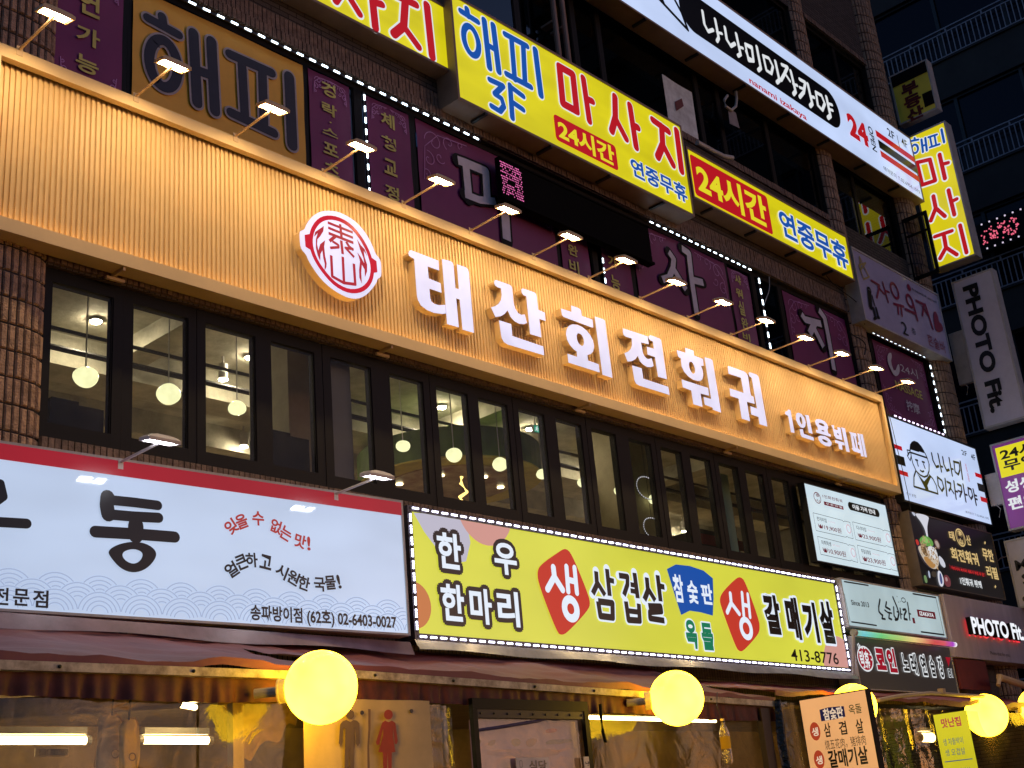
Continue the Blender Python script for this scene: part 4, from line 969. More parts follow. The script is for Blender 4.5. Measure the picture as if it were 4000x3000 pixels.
m = MB(); m.tx(J1, 't31', 'freewill.8_jamsil', 930, 205, 1092, 310, off=0.01); m.tx(J1, 't31', '2', 858, 420, 912, 520, off=0); m.tx(J1, 't31', '층', 925, 460, 962, 515, off=0); part('lettering', m, INK, sj)
strokes(sj, J1, 't31', [([(592,5),(600,90),(632,45),(588,60),(620,150),(655,135),(618,65),(592,5)], 6)], paint('gold_ink', (170, 150, 90)), name='star')
strokes(sj, J1, 't31', [E_(J1, 't31', 655, 222, 10, 16, 7), ([(655,240),(665,330)], 22), ([(672,255),(690,320)], 7), ([(652,260),(662,325)], 7), ([(682,340),(695,395)], 12), ([(700,340),(712,390)], 12), ([(688,408),(698,402)], 10), ([(708,398),(720,400)], 10)], INK, name='figure')

# ================================================================== PROJECTING SIGNS AT THE CORNER
V = Plane(x=20.40)
def vr(w, tl_, tr_, bl_):
    a, b, c = V.p(w, *tl_), V.p(w, *tr_), V.p(w, *bl_); return (a[0], b[0], c[1], (a[1] + b[1]) / 2)
YELV = lit('yellow_blade_lightbox', (222, 206, 26), .88, gloss=.2, vary=.12, vscale=1.2)
ra = V.p('t30', 1135, 785); rb = V.p('t30', 1350, 1650)
sv = lightbox('yellow_blade_sign', 'tall yellow blade sign with a blue word over three big red syllables', 'sign', V, (.14, rb[0], rb[1], ra[1]), YELV, casing=CASEW, depth=.26)
strokes(sv, V, 're', [([(830,45),(832,48)], 2)], BLUE)
strokes(sv, V, 't30', [([(925,915),(975,905)], 14), ([(950,895),(953,905)], 14), E_(V, 't30', 952, 965, 20, 26, 14), ([(995,905),(1005,985)], 15), ([(1020,895),(1030,975)], 15), ([(1000,945),(1022,940)], 13),
    ([(1040,890),(1095,872)], 14), ([(1052,895),(1062,945)], 13), ([(1080,880),(1090,938)], 13), ([(1050,955),(1112,935)], 14), ([(1125,840),(1142,922)], 16)], BLUE, outline=.016, omat=WHT)
strokes(sv, V, 're', [([(715,178),(835,150),(885,345),(765,385)], 36, 'c'), ([(925,105),(975,325)], 38), ([(945,195),(1005,180)], 34), ([(868,490),(890,600),(845,715)], 38), ([(890,600),(975,675)], 36), ([(1008,435),(1062,660)], 38), ([(1035,540),(1085,515)], 34),
    ([(880,865),(1040,810)], 34), ([(965,850),(985,965),(930,1065)], 38), ([(985,965),(1085,1030)], 36), ([(1115,760),(1175,1010)], 38)], RED, outline=.026, omat=WHT)
GREYB = paint('unlit_white_acrylic', (168, 160, 178), rough=.3, dirt=.12, scale=2)
GREYE = paint('dim_white_acrylic', (218, 212, 224), rough=.25, dirt=.08)
ra = V.p('t31', 1450, 80); rb = V.p('t31', 1659, 1060); la = V.p('t31', 1180, 170); lb_ = V.p('t31', 1410, 1120)
sp = lightbox('pale_blade_sign', 'unlit pale blade sign with thick black latin letters reading downwards', 'sign', V, ((la[0] + lb_[0]) / 2, ra[0] - .0, lb_[1], (la[1] + ra[1]) / 2), GREYE, casing=CASEW, depth=.2)
pt = V.p('t31', 1340, 170); pb = V.p('t31', 1520, 1000)
c0, c1 = V.p('t31', 1270, 190)[0], V.p('t31', 1385, 185)[0]
w_ = .27; cx = .70
m = MB(); zt, zb = V.p('t31', 1340, 175)[1], V.p('t31', 1490, 1010)[1]
m.text(V, 'PHOTO Fit.', (cx - w_ / 2, zt), (cx - w_ / 2, zb), (cx + w_ / 2, zt), .004, .045); part('lettering', m, INK, sp)
ra = V.p('t30', 1015, 385); la = V.p('t30', 780, 490); lb_ = V.p('t30', 850, 815)
YD = paint('unlit_yellow_acrylic', (246, 232, 90), rough=.3, dirt=.1)
sd = lightbox('dark_yellow_blade_sign', 'small unlit yellow and black blade sign with maroon letters hanging highest', 'sign', V, (la[0], ra[0] + .03, lb_[1], ra[1]), YD, casing=CASEW, depth=.2)
s0, s1, t0, t1 = la[0], ra[0] + .03, lb_[1], ra[1]
m = MB(); m.rect(V, s0 + .031, s1 - .031, t1 - .26, t1 - .031, .0035); m.rect(V, s1 - .22, s1 - .031, t0 + .12, t0 + .4, .0035); part('black_patch', m, BLACK, sd)
m = MB()
for k, ch in enumerate('부동산'):
    zt = t1 - .30 - .265 * k; m.text(V, ch, (s0 + .17, zt - .25), (s0 + .50, zt - .25), (s0 + .17, zt), .005, .05)
part('lettering', m, paint('maroon_lettering', (96, 22, 26)), sd)
la = V.p('nm', 1360, 520); ra = V.p('nm', 1787, 390); lb_ = V.p('nm', 1640, 1570)
PURB = lit('purple_lightbox', (112, 48, 122), .6, gloss=.2, base=(.2, .06, .2, 1), vary=.12)
sp2 = lightbox('purple_blade_sign', 'purple lit blade sign with a yellow panel cut by the right edge', 'sign', V, (la[0], la[0] + 1.1, lb_[1], la[1] + .02), PURB, casing=CASEW, depth=.22)
z1 = la[1]; ya = V.p('nm', 1425, 550); yb = V.p('nm', 1520, 915)
m = MB(); m.rect(V, ya[0], la[0] + 1.0, yb[1], ya[1], .003); yp = part('yellow_panel', m, YELF, sp2)
m = MB()
def vt(s, w, a, b, h, wd_, off=.03):
    p = V.p(w, a, b); m.text(V, s, (p[0], p[1] - h), (p[0] + wd_, p[1] - h), p, .006, off)
vt('24시', 'nm', 1475, 565, .19, .56); vt('무인', 'nm', 1515, 705, .19, .56); part('lettering', m, INK, yp)
m = MB(); o = MB()
for s, a, b in (('성생활', 1535, 960), ('편의점', 1575, 1170)):
    p = V.p('nm', a, b); m.text(V, s, (p[0], p[1] - .21), (p[0] + .72, p[1] - .21), p, .006, .035)
part('lettering', m, WHT, sp2)
la = V.p('hp', 1580, 530)
sm2 = lightbox('pale_panel_sign', 'unlit pale panel sign with the letters M and S at the right edge', 'sign', V, (la[0], la[0] + .9, 4.53, la[1]), GREYE, casing=CASEW, depth=.2)
m = MB()
for s, a, b, h, w_ in (('Me', 1745, 830, .17, .34), ('St', 1850, 1040, .17, .3), ('c', 1865, 1385, .09, .08)):
    p = V.p('hp', a, b); m.text(V, s, (p[0], p[1] - h), (p[0] + w_, p[1] - h), p, .005, .015)
part('lettering', m, paint('grey_lettering', (40, 38, 42)), sm2)
# white boxes joining the blade signs to the corner
for lab, r in (('white bracket box between the corner and the pale blade sign', (('t31', 1180, 500), ('t31', 1330, 830))), ('white bracket box left of the purple blade sign', (('nm', 1320, 870), ('nm', 1520, 1280)))):
    a, b = V.p(*r[0]), V.p(*r[1]); m = MB(); m.box(V, a[0] - .05, b[0], b[1] + .06, a[1], -.12, -.03); m.tube([V.w(a[0] + .02, b[1] + .1, -.02), V.w(a[0] + .1, b[1] - .02, .0), V.w(a[0] + .05, b[1] - .15, 0)], .006, 6)
    single('bracket_box', m, CASEW, lab, 'bracket')

# ================================================================== SECOND FLOOR RIGHT: MENU BOARD AND FOOD POSTER
M1 = Plane(y=-.1); a_ = M1.p('mn', 150, 100); b_ = M1.p('mn', 1640, 1550)
MENU = lit('mint_white_lightbox', (206, 226, 236), .92, gloss=.15, vary=.06, vscale=2)
mr = (a_[0], b_[0], (b_[1] + M1.p('mn', 385, 1330)[1]) / 2, (a_[1] + M1.p('mn', 1400, 420)[1]) / 2)
sm3 = lightbox('price_board', 'pale lit price board with four ticket boxes under the fluted sign', 'sign', M1, mr, MENU, casing=DARKM, depth=.09, border=.014)
tb = MB(); lb2 = MB(); ppk = MB(); tk = MB(); wl = MB()
DRED = lit('dark_red_print', (140, 34, 54), .5, sample=False); DNAV = lit('navy_print', (40, 34, 66), .35, sample=False); PALEP = lit('pale_print', (224, 204, 216), .88, sample=False)
ppk.poly(M1, rrect(M1.p('mn', 835, 440)[0], M1.p('mn', 1318, 560)[0], M1.p('mn', 1310, 635)[1], M1.p('mn', 850, 395)[1], .065, 8), .003); part('name_plate', ppk, INK, sm3)
def tm(mb, s, a, b, c, d, off=0.0, n=.004, b0=.008): mb.tx(M1, 'mn', s, a, b, c, d, n=n, off=max(off, b0))
tm(wl, '이용 가격 안내', 895, 430, 1258, 598, .035, .006)
a2 = M1.p('mn', 462, 388); b2 = M1.p('mn', 770, 520); lb2.rect(M1, a2[0], b2[0], b2[1] , a2[1] - .0, .003); part('red_band', lb2, DRED, sm3)
tm(wl, '무·한·리·필', 490, 408, 745, 502, .01, .006); part('lettering', wl, WHT, sm3)
tm(tb, '1인회전훠궈', 438, 280, 748, 412, .01); tb.stroke2(M1, ell(M1, 'mn', 362, 335, 52, 82), .012, .004, closed=True); tm(tb, '泰', 330, 260, 400, 330); tm(tb, '山', 335, 345, 400, 400)
part('lettering', tb, DRED, sm3)
for (x, y, nm_, en, pr_) in ((295, 565, '런치타임', '(Lunch)', '19,900원'), (905, 705, '디너타임', '(Dinner)', '23,900원'), (365, 930, '미취학생', '(Kids)', '10,900원'), (978, 1065, '주말공휴일', '(Weekend)', '23,900원')):
    tm(ppk2 := MB(), nm_, x + 55, y + 55, x + 215, y + 155, .0); part('lettering', ppk2, DNAV, sm3)
    r_ = MB(); tm(r_, '₩' + pr_, x + 75, y + 160, x + 445, y + 325, .0); part('price', r_, DRED, sm3)
    r_ = MB(); tm(r_, en, x + 228, y + 115, x + 345, y + 175, .0); r_.stroke2(M1, ell(M1, 'mn', x + 550, y + 250, 32, 62), .02, .004, closed=True); part('pale_print', r_, PALEP, sm3)
    r_ = MB(); c_ = [(x, y), (x + 455, y + 118), (x + 470, y + 140), (x + 490, y + 128), (x + 572, y + 150), (x + 622, y + 402), (x + 545, y + 382), (x + 525, y + 365), (x + 505, y + 378), (x + 50, y + 275)]
    r_.stroke2(M1, pp(M1, 'mn', c_), .006, .0035, closed=True); part('ticket_frame', r_, DNAV, sm3)
H1 = Plane(y=-.25); a_ = H1.p('hp', 110, 70); b_ = H1.p('hp', 1620, 1440)
BLKL = lit('black_lightbox', (22, 20, 22), .7, gloss=.3, base=(.015, .015, .015, 1), spec=.12)
sh = lightbox('food_poster_sign', 'black lit poster sign with a heaped hot pot and gold letters', 'sign', H1, (a_[0], b_[0], b_[1], H1.p('hp', 1385, 405)[1]), BLKL, casing=paint('bronze_edge', (110, 94, 80), rough=.4), depth=.2, border=.014)
GOLD = lit('gold_print', (226, 194, 130), .85, sample=False)
def hpx(mb, s, a, b, c, d, off=.03): mb.tx(H1, 'hp', s, a, b, c, d, n=.004, off=off)
m = MB(); hpx(m, '태', 722, 362, 835, 530, .03); hpx(m, '산', 985, 428, 1085, 600, .03); hpx(m, '회전훠궈', 745, 615, 1208, 915, .03); hpx(m, '무한', 1232, 625, 1442, 862, .03); hpx(m, '리필', 1295, 900, 1508, 1130, .03)
m.stroke2(H1, ell(H1, 'hp', 912, 475, 68, 130), .022, .004, closed=True); m.stroke2(H1, ell(H1, 'hp', 912, 475, 50, 105), .008, .004, closed=True); hpx(m, '泰', 868, 365, 948, 480, .03); hpx(m, '山', 880, 480, 955, 580, .05)
for (a, b) in ((1290, 555), (1450, 1232)): m.poly(H1, pp(H1, 'hp', [(a, b - 28), (a + 14, b), (a, b + 28), (a - 12, b)]), .004)
part('lettering', m, GOLD, sh)
m = MB(); p0, p1 = H1.p('hp', 735, 860), H1.p('hp', 1310, 1110); m.stroke2(H1, rrect(p0[0], p1[0], p1[1] + .045, p0[1] - .045, .06), .016, .004, closed=True); part('red_frame', m, lit('dim_red_print', (120, 24, 34), .6, sample=False), sh)
m = MB(); hpx(m, '마라가지 육수와 재료가 무한 수 만!', 765, 900, 1285, 1078, .02); part('lettering', m, lit('bright_red_print', (240, 50, 50), .9, sample=False), sh)
m = MB(); hpx(m, '1인훠궈 뷔페', 895, 1075, 1250, 1262, .03); part('lettering', m, WHT, sh)
def blob(col, pts, nm_='printed_food', n=.004, it=2):
    m_ = MB(); m_.poly(H1, smooth(pp(H1, 'hp', pts), it, True), n); part(nm_, m_, mt('print_%d_%d_%d' % col, lit, col, .8, sample=False), sh)
blob((226, 228, 240), [(205,90),(430,140),(410,235),(395,330),(420,520),(430,640),(405,560),(370,360),(300,230),(235,150)], n=.0045)
blob((200, 205, 225), [(150,70),(215,95),(215,150),(185,130)], it=1)
blob((56, 48, 56), [(210,540),(330,470),(450,500),(560,700),(590,900),(520,980),(400,930),(280,780)], n=.0036)
blob((214, 198, 178), [(245,620),(300,590),(400,640),(560,720),(585,880),(540,970),(440,940),(330,800)], n=.004)
blob((110, 170, 80), [(275,500),(330,445),(400,450),(480,520),(500,600),(430,620),(350,590),(290,560)], n=.0048)
blob((150, 205, 110), [(310,480),(370,455),(420,520),(400,570),(340,540)], n=.0052)
blob((235, 235, 238), [(385,630),(450,600),(520,640),(560,730),(560,830),(480,790),(410,720)], n=.005)
blob((190, 140, 80), [(330,770),(400,760),(470,850),(540,900),(490,960),(400,900)], n=.0051)
blob((110, 84, 52), [(290,570),(350,580),(420,740),(380,770),(310,690)], n=.005)
blob((200, 60, 50), [(210,505),(250,500),(280,580),(240,600)], n=.005)
blob((120, 92, 84), [(490,510),(550,500),(600,590),(590,660),(540,640)], n=.0045); blob((190, 170, 160), [(510,530),(550,520),(585,590),(575,640),(545,615)], n=.0048)
blob((220, 222, 235), [(570,740),(640,800),(685,900),(670,950),(610,900),(580,830)], n=.0045)
blob((230, 232, 245), [(560,970),(620,1010),(660,1150),(640,1240),(590,1220),(560,1100)], n=.0045); blob((80, 90, 140), [(590,1000),(620,1060),(640,1180),(610,1200),(585,1100)], n=.0048)
blob((120, 60, 66), [(645,1070),(700,1040),(760,1120),(765,1230),(700,1240),(655,1160)], n=.0045); blob((190, 150, 150), [(670,1090),(700,1080),(720,1140),(690,1160)], n=.0048)
blob((190, 200, 225), [(410,970),(440,1010),(450,1110),(420,1080)]); blob((120, 150, 100), [(340,1060),(380,1050),(410,1170),(370,1180)]); blob((70, 60, 50), [(460,990),(540,1000),(540,1090),(470,1080)])
rr = random.Random(11); m = MB()
for k in range(70):
    a = 300 + rr.random() * 260; b = 480 + (a - 300) * .9 + rr.random() * 300 - 60
    p = H1.p('hp', a, b); r_ = .008 + rr.random() * .02; an = rr.random() * 3
    m.poly(H1, [(p[0] + r_ * (1.6 if j % 2 else .6) * math.cos(an + j * 1.05), p[1] + r_ * (1.6 if j % 2 else .6) * math.sin(an + j * 1.05)) for j in range(6)], .0056 + .00002 * k)
part('printed_garnish', m, lit('garnish_print', (196, 160, 120), .7, vary=.6, vscale=30, sample=False), sh)

# ================================================================== STREET LEVEL SIGNS
U1 = Plane(y=-.15, skew=(3.8, -.063))
UW = lit('white_blue_lightbox', (190, 208, 236), .84, gloss=.06, vary=.10, vscale=.7, stretch=(1, 1, 2.5), spec=.7)
ub = U1.p('t12', 1000, 800); zt = (U1.p('t11', 1000, 1590)[1] + U1.p('t01', 0, 1200)[1]) / 2; zb_ = (ub[1] + U1.p('t02', 0, 645)[1]) / 2; zr = (U1.p('t01', 0, 1310)[1] + U1.p('t11', 950, 1689)[1]) / 2
su = lightbox('noodle_shop_sign', 'wide white lit noodle shop sign with a red top band and black brush letters', 'sign', U1, (2.0, ub[0], zb_, zt - .0), UW, depth=.14, casing=CASEW, border=.018)
m = MB(); m.rect(U1, 2.02, ub[0] - .0185, zr, zt - .0185, .0035); part('red_band', m, lit('red_band_film', (178, 28, 44), .62, gloss=.3, vary=.1), su)
SUI = INK
strokes(su, U1, 't01', [([(-330,1600),(-150,1460),(0,1475),(20,1560),(-90,1640),(-250,1680)], 60)], SUI, kx=1)
strokes(su, U1, 't02', [([(-420,45),(-200,55),(170,76)], 72), ([(-120,70),(-130,260)], 72), ([(695,-95+0),(690,-40),(700,15)], 92), ([(700,-78),(860,-62),(1020,-42)], 62), ([(690,15),(860,30),(1025,38)], 66), ([(878,90),(878,150)], 100), ([(615,128),(860,142),(1130,163)], 74)], SUI)
m = MB(); m.poly(U1, smooth(pp(U1, 't02', [(860,190),(950,205),(1010,250),(1010,300),(950,370),(865,398),(780,370),(710,290),(697,250),(760,210)]), 2, True), .004, None, [smooth(pp(U1, 't02', [(860,238),(915,255),(925,285),(900,325),(860,338),(815,320),(788,285),(800,255)]), 2, True)]); part('lettering', m, SUI, su)
m = MB()
for ch, a, b, c, d in (('문', 85, 495, 186, 612), ('점', 213, 503, 310, 624), ('전', -42, 486, 52, 606), ('동', -170, 480, -80, 590), ('우', -300, 470, -210, 580)): m.tx(U1, 't02', ch, a, b, c, d, off=.024)
m.tx(U1, 't12', '송파방이점 (62호) 02-6403-0027', -39, 598, 912, 776, off=.03); part('lettering', m, SUI, su)
def arc_text(sign, pl, w, chars, mat, h, off=.03):
    m = MB()
    for ch, a, b, rot in chars:
        c = pl.p(w, a, b); r = math.radians(rot); ex = Vector((math.cos(r), math.sin(r))); ey = Vector((-ex[1], ex[0])); hw = h * (.14 if ch == '!' else .47)
        o = Vector(c) - ex * hw - ey * h / 2; m.text(pl, ch, o, o + ex * hw * 2, o + ey * h, .004, off)
    part('lettering', m, mat, sign)
REDT = lit('brick_red_film', (186, 66, 62), .75, sample=False)
arc_text(su, U1, 't12', [('잊', -162, 95, 38), ('을', -95, 62, 24), ('수', 12, 42, 2), ('없', 130, 95, -18), ('는', 192, 140, -24), ('맛', 285, 190, -14), ('!', 340, 205, 0)], REDT, .112)
arc_text(su, U1, 't12', [('얼', -160, 375, 34), ('큰', -95, 325, 24), ('하', -30, 312, 4), ('고', 62, 325, -8), ('시', 165, 385, -25), ('원', 240, 425, -25), ('한', 310, 462, -14), ('국', 410, 470, 2), ('물', 480, 458, 8), ('!', 535, 452, 14)], SUI, .112)
# wave pattern along the bottom
m = MB(); r0 = .155; WAVE = lit('pale_blue_print', (168, 184, 218), .90, sample=False)
x = 2.0; k = 0
def arc(cx, cz, r, w_):
    pts = [(cx + r * math.cos(math.radians(a)), cz + r * math.sin(math.radians(a))) for a in range(0, 181, 12)]
    pts = [p for p in pts if p[0] < ub[0] - .03]
    o = len(m.v)
    for i in range(len(pts) - 1):
        a, b = Vector(pts[i]), Vector(pts[i + 1]); d = (b - a).normalized(); q_ = Vector((-d[1], d[0])) * w_ / 2
        m.add([U1.w(*(a - q_), .0016), U1.w(*(b - q_), .0016), U1.w(*(b + q_), .0016), U1.w(*(a + q_), .0016)], [[0, 1, 2, 3]])
while x < ub[0] + .1:
    for row, dx in ((0, 0), (1, r0), (2, 0)):
        cz = zb_ + .02 + row * .056
        for f_ in (1.0, .8, .6, .4):
            cx = x + dx
            full = row == 2
            pts_r = r0 * f_
            # scale-like overlap: only the part not covered by the row below shows
            lo = 0 if row == 0 else 30
            pts = [(cx + pts_r * math.cos(math.radians(a)), cz + pts_r * .95 * math.sin(math.radians(a))) for a in range(0, 181, 10)]
            def vis(p):
                if not (2.05 < p[0] < ub[0] - .03 and p[1] > zb_ + .02): return False
                if row == 0: return True
                rcz = zb_ + .02 + (row - 1) * .056
                off = (p[0] - (x + dx)) 
                for s_ in (-r0, r0):
                    if math.hypot(p[0] - (cx + s_), (p[1] - rcz) / .95) < r0 * 1.02: return False
                return not (row == 2 and math.hypot(p[0] - cx, (p[1] - (zb_ + .02)) / .95) < r0 * 1.02)
            for i in range(len(pts) - 1):
                if vis(pts[i]) and vis(pts[i + 1]):
                    a, b = Vector(pts[i]), Vector(pts[i + 1]); d = (b - a).normalized(); q_ = Vector((-d[1], d[0])) * .004
                    m.add([U1.w(*(a - q_), .0016), U1.w(*(b - q_), .0016), U1.w(*(b + q_), .0016), U1.w(*(a + q_), .0016)], [[0, 1, 2, 3]])
    x += 2 * r0
part('wave_pattern', m, WAVE, su)
WLED = lit('white_lamp_lens', (240, 245, 255), 45.0)
wl0 = None
for (w_, a, b), lab in ((('t01', 785, 1320), 'white flood lamp on an arm in front of the second window pane'), (('t11', 520, 1530), 'white flood lamp on an arm at the right end of the red band')):
    p = U1.p(w_, a, b); q = U1.w(p[0], zt, .0005); loc = (p[0], q[1], zt - .03)
    if wl0 is None: wl0 = arm_lamp('sign_lamp', lab, loc, .50, WLED, WHITEM, 'white lamps over the noodle shop sign', tilt=.17)
    else: copy_thing(wl0, loc, lab)
# barbecue sign
B1 = Plane(y=-.25)
YG = lit('lime_yellow_lightbox', (212, 214, 70), .88, gloss=.15, vary=.10, vscale=.6, stretch=(1, 1, 2))
bs0, bs1, bt0, bt1 = 7.325, 14.675, 3.333, 4.483
sb = lightbox('barbecue_sign', 'long yellow green lit grill sign with black and white letters and red lozenges', 'sign', B1, (bs0, bs1, bt0, bt1), YG, depth=.24, border=.05, casing=paint('smoked_rim', (60, 58, 70), rough=.3))
LAV = lit('lavender_patch', (200, 196, 214), .85, sample=False); PNK = lit('pink_patch', (220, 160, 150), .85, sample=False); ORG = lit('orange_patch', (210, 130, 80), .85, sample=False)
def clipP(pts, s0=bs0 + .052, s1=bs1 - .052, t0=bt0 + .052, t1=bt1 - .052):
    for ax, lim, sg in ((0, s0, 1), (0, s1, -1), (1, t0, 1), (1, t1, -1)):
        out = []
        for i in range(len(pts)):
            a, b = pts[i], pts[(i + 1) % len(pts)]; ia, ib = (a[ax] - lim) * sg >= 0, (b[ax] - lim) * sg >= 0
            if ia: out.append(a)
            if ia != ib:
                k_ = (lim - a[ax]) / (b[ax] - a[ax]); out.append((a[0] + k_ * (b[0] - a[0]), a[1] + k_ * (b[1] - a[1])))
        pts = out
    return pts
def circ(cx, cz, r, K=40): return [(cx + r * math.cos(2 * math.pi * k / K), cz + r * math.sin(2 * math.pi * k / K)) for k in range(K)]
m = MB(); m.poly(B1, clipP(pp(B1, 't12', [(1020,5),(1290,20),(1370,90),(1388,200),(1360,320),(1300,330),(1180,250),(1090,130)])), .002); part('pale_patch', m, LAV, sb)
c = B1.p('t12', 1460, 40)
m = MB(); m.poly(B1, clipP(circ(c[0] + .05, c[1] + .12, .37)), .0026); part('pink_patch', m, PNK, sb)
c = B1.p('t12', 1010, 600); m = MB(); m.poly(B1, clipP(circ(c[0] + .02, c[1], .2)), .002); part('orange_patch', m, ORG, sb)
c = B1.p('t32', 430, 970); m = MB(); m.poly(B1, clipP(circ(c[0] + .15, c[1] - .1, .42)), .002); part('orange_patch', m, PNK, sb)
WHL = lit('white_letter_film', (226, 236, 250), 1.0, sample=False)
def cutout(txts, wmat, omat, off, ow, w_='t12', name='lettering'):
    for s_, a, b, c_, d in txts: outlined(sb, B1, w_, s_, a, b, c_, d, wmat, omat, off, ow, .006, name)
cutout([('한', 1165, 125, 1335, 380)], WHL, INK, .03, .165); cutout([('우', 1533, 190, 1695, 418)], WHL, INK, .03, .165)
cutout([('한', 1190, 460, 1355, 715), ('마', 1375, 488, 1535, 735), ('리', 1553, 505, 1712, 750)], WHL, INK, .03, .16)
REDR = lit('tomato_film', (206, 62, 46), .85, sample=False)
def lozenge(w_, pts, t4):
    m = MB(); m.poly(B1, smooth(pp(B1, w_, pts), 2, True), .003); z = part('lozenge', m, REDR, sb)
    m = MB()
    for pts_, wd_ in t4: m.stroke2(B1, pp(B1, w_, pts_) if isinstance(pts_, list) else pts_(), wd_ * B1.sc(w_, 400, 500)[0], .0055, 'round', not isinstance(pts_, list))
    part('lettering', m, WHL, z)
lozenge('t22', [(160,390),(185,340),(300,260),(345,233),(385,270),(480,500),(508,590),(490,640),(360,780),(320,800),(290,780),(175,480)],
        [([(265,360),(272,420),(228,500)], 30), ([(272,420),(325,505)], 30), ([(350,355),(362,515)], 26), ([(402,362),(418,525)], 26), ([(362,440),(408,452)], 26), (lambda: ell(B1, 't22', 378, 628, 40, 62), 34)])
lozenge('t22', [(1342,560),(1370,510),(1450,430),(1480,420),(1510,450),(1600,700),(1605,760),(1590,800),(1500,900),(1475,905),(1450,880),(1355,620)],
        [([(1412,530),(1418,590),(1392,650)], 24), ([(1418,590),(1470,660)], 24), ([(1488,525),(1500,675)], 22), ([(1525,535),(1540,680)], 22), ([(1495,600),(1530,610)], 20), (lambda: ell(B1, 't22', 1515, 755, 32, 58), 28)])
def brush(items, w_): strokes(sb, B1, w_, items, INK, n=.006, outline=.018, omat=WHL, cap='flat')
brush([([(542,385),(548,470),(520,530)], 26), ([(548,455),(600,540)], 24), ([(612,370),(630,545)], 26), ([(622,440),(658,450)], 22), ([(555,580),(570,675),(650,685),(648,592),(556,580)], 28), ([(690,412),(745,420),(745,470),(722,540)], 24), ([(765,470),(800,478)], 20), ([(765,510),(805,518)], 20), ([(790,395),(812,560)], 26),
       ([(735,580),(752,700),(825,705),(818,595)], 26), ([(742,640),(820,650)], 22), ([(870,425),(878,510),(855,570)], 26), ([(880,500),(925,575)], 24), ([(940,410),(960,580)], 26), ([(952,480),(985,488)], 22), ([(880,610),(960,612),(965,645),(890,650),(892,690),(985,705)], 24)], 't22')
brush([([(-20,535+0),(40,560),(25,640)], 1)], 't32')
for ch, a, b, c_, d in (('갈', -46, 528, 98, 800), ('매', 96, 545, 222, 832), ('기', 204, 575, 340, 850), ('살', 312, 570, 448, 858)): outlined(sb, B1, 't32', ch, a, b, c_, d, INK, WHL, .055, .11, .006)
m = MB(); m.poly(B1, pp(B1, 't22', [(1002,370),(1060,340),(1150,350),(1240,380),(1300,430),(1305,560),(1300,672),(1220,650),(1150,640),(1095,668),(1060,560)]), .003); bp_ = part('blue_patch', m, BLUE, sb)
m = MB()
for ch, a, b, c_, d in (('참', 1032, 400, 1120, 590), ('숯', 1125, 440, 1212, 600), ('판', 1215, 460, 1305, 605)): m.tx(B1, 't22', ch, a, b, c_, d, n=.0055, off=.03)
part('lettering', m, WHL, bp_)
GRN = lit('green_film', (24, 130, 92), .8, sample=False)
outlined(sb, B1, 't22', '옥', 1112, 695, 1208, 890, GRN, WHL, .045, .1); outlined(sb, B1, 't22', '돌', 1215, 715, 1313, 900, GRN, WHL, .045, .1)
m = MB(); m.tx(B1, 't32', '413-8776', 140, 885, 460, 990, n=.006, off=.012); part('lettering', m, INK, sb)
LVI = lit('violet_white_led', (228, 226, 255), 8)
BL = Plane(y=-.244)
gg = 'light strips framing the yellow green grill sign'
led_strip('led_strip', 'white light strip along the top edge of the yellow green grill sign', BL, (bs0 + .03, bt1 - .022), (bs1 - .03, bt1 - .022), 62, mod=(.07, .014), group=gg, mat=LVI)
led_strip('led_strip', 'white light strip along the bottom edge of the yellow green grill sign', BL, (bs0 + .03, bt0 + .022), (bs1 - .03, bt0 + .022), 62, mod=(.07, .014), group=gg, mat=LVI)
led_strip('led_strip', 'upright white light strip at the left edge of the yellow green grill sign', BL, (bs0 + .022, bt0 + .06), (bs0 + .022, bt1 - .06), 10, mod=(.07, .014), group=gg, mat=LVI)
led_strip('led_strip', 'upright white light strip at the right edge of the yellow green grill sign', BL, (bs1 - .022, bt0 + .06), (bs1 - .022, bt1 - .06), 10, mod=(.07, .014), group=gg, mat=LVI)
# pale izakaya sign, karaoke sign, rainbow tube, photo shop fascia
K1 = Plane(y=-.3); a_ = K1.p('t32', 445, 425); b_ = K1.p('ci', 1270, 940)
PALE = lit('pale_mint_lightbox', (176, 198, 204), .85, gloss=.3, vary=.12, vscale=1.2, stretch=(1.6, 1, 1))
sk = lightbox('pale_izakaya_sign', 'pale lit sign with thin brush letters and a small dark red label', 'sign', K1, (14.72, b_[0], b_[1], 4.515), PALE, casing=CASEW, depth=.28, border=.02)
strokes(sk, K1, 'ci', [([(430,450),(415,540),(418,600),(455,640)], 15), ([(465,640),(455,685),(495,690)], 12), ([(510,480),(500,540),(555,572)], 14), ([(490,580),(530,610),(575,618)], 11), ([(545,630),(540,680),(575,695)], 13), ([(590,420),(640,540),(665,620),(650,690),(620,700)], 15), ([(600,545),(605,650),(640,700)], 14), ([(640,600),(665,605)], 10), ([(680,560),(690,680)], 13), ([(685,625),(705,632)], 9), ([(715,575),(745,570),(755,590),(730,640),(730,690),(765,695)], 14), ([(770,490),(785,580),(800,700)], 13), ([(785,620),(810,628)], 9),
    ([(80,725),(225,745),(388,770)], 9), ([(62,720),(-10,380)], 5), ([(-10,228),(285,275)], 9), ([(838,378),(1120,425)], 9), ([(1120,425),(1222,885)], 5), ([(940,848),(1222,885)], 9), ([(695,440),(715,425),(740,445),(748,475),(725,485),(700,470),(695,440)], 5), ([(660,480),(662,484)], 6), ([(680,470),(682,474)], 6), ([(640,410),(642,414)], 6)], INK)
m = MB(); m.tx(K1, 'ci', 'Since 2013', 70, 450, 300, 548, off=.02); part('lettering', m, INK, sk)
DR = lit('wine_label', (120, 28, 40), .6, sample=False)
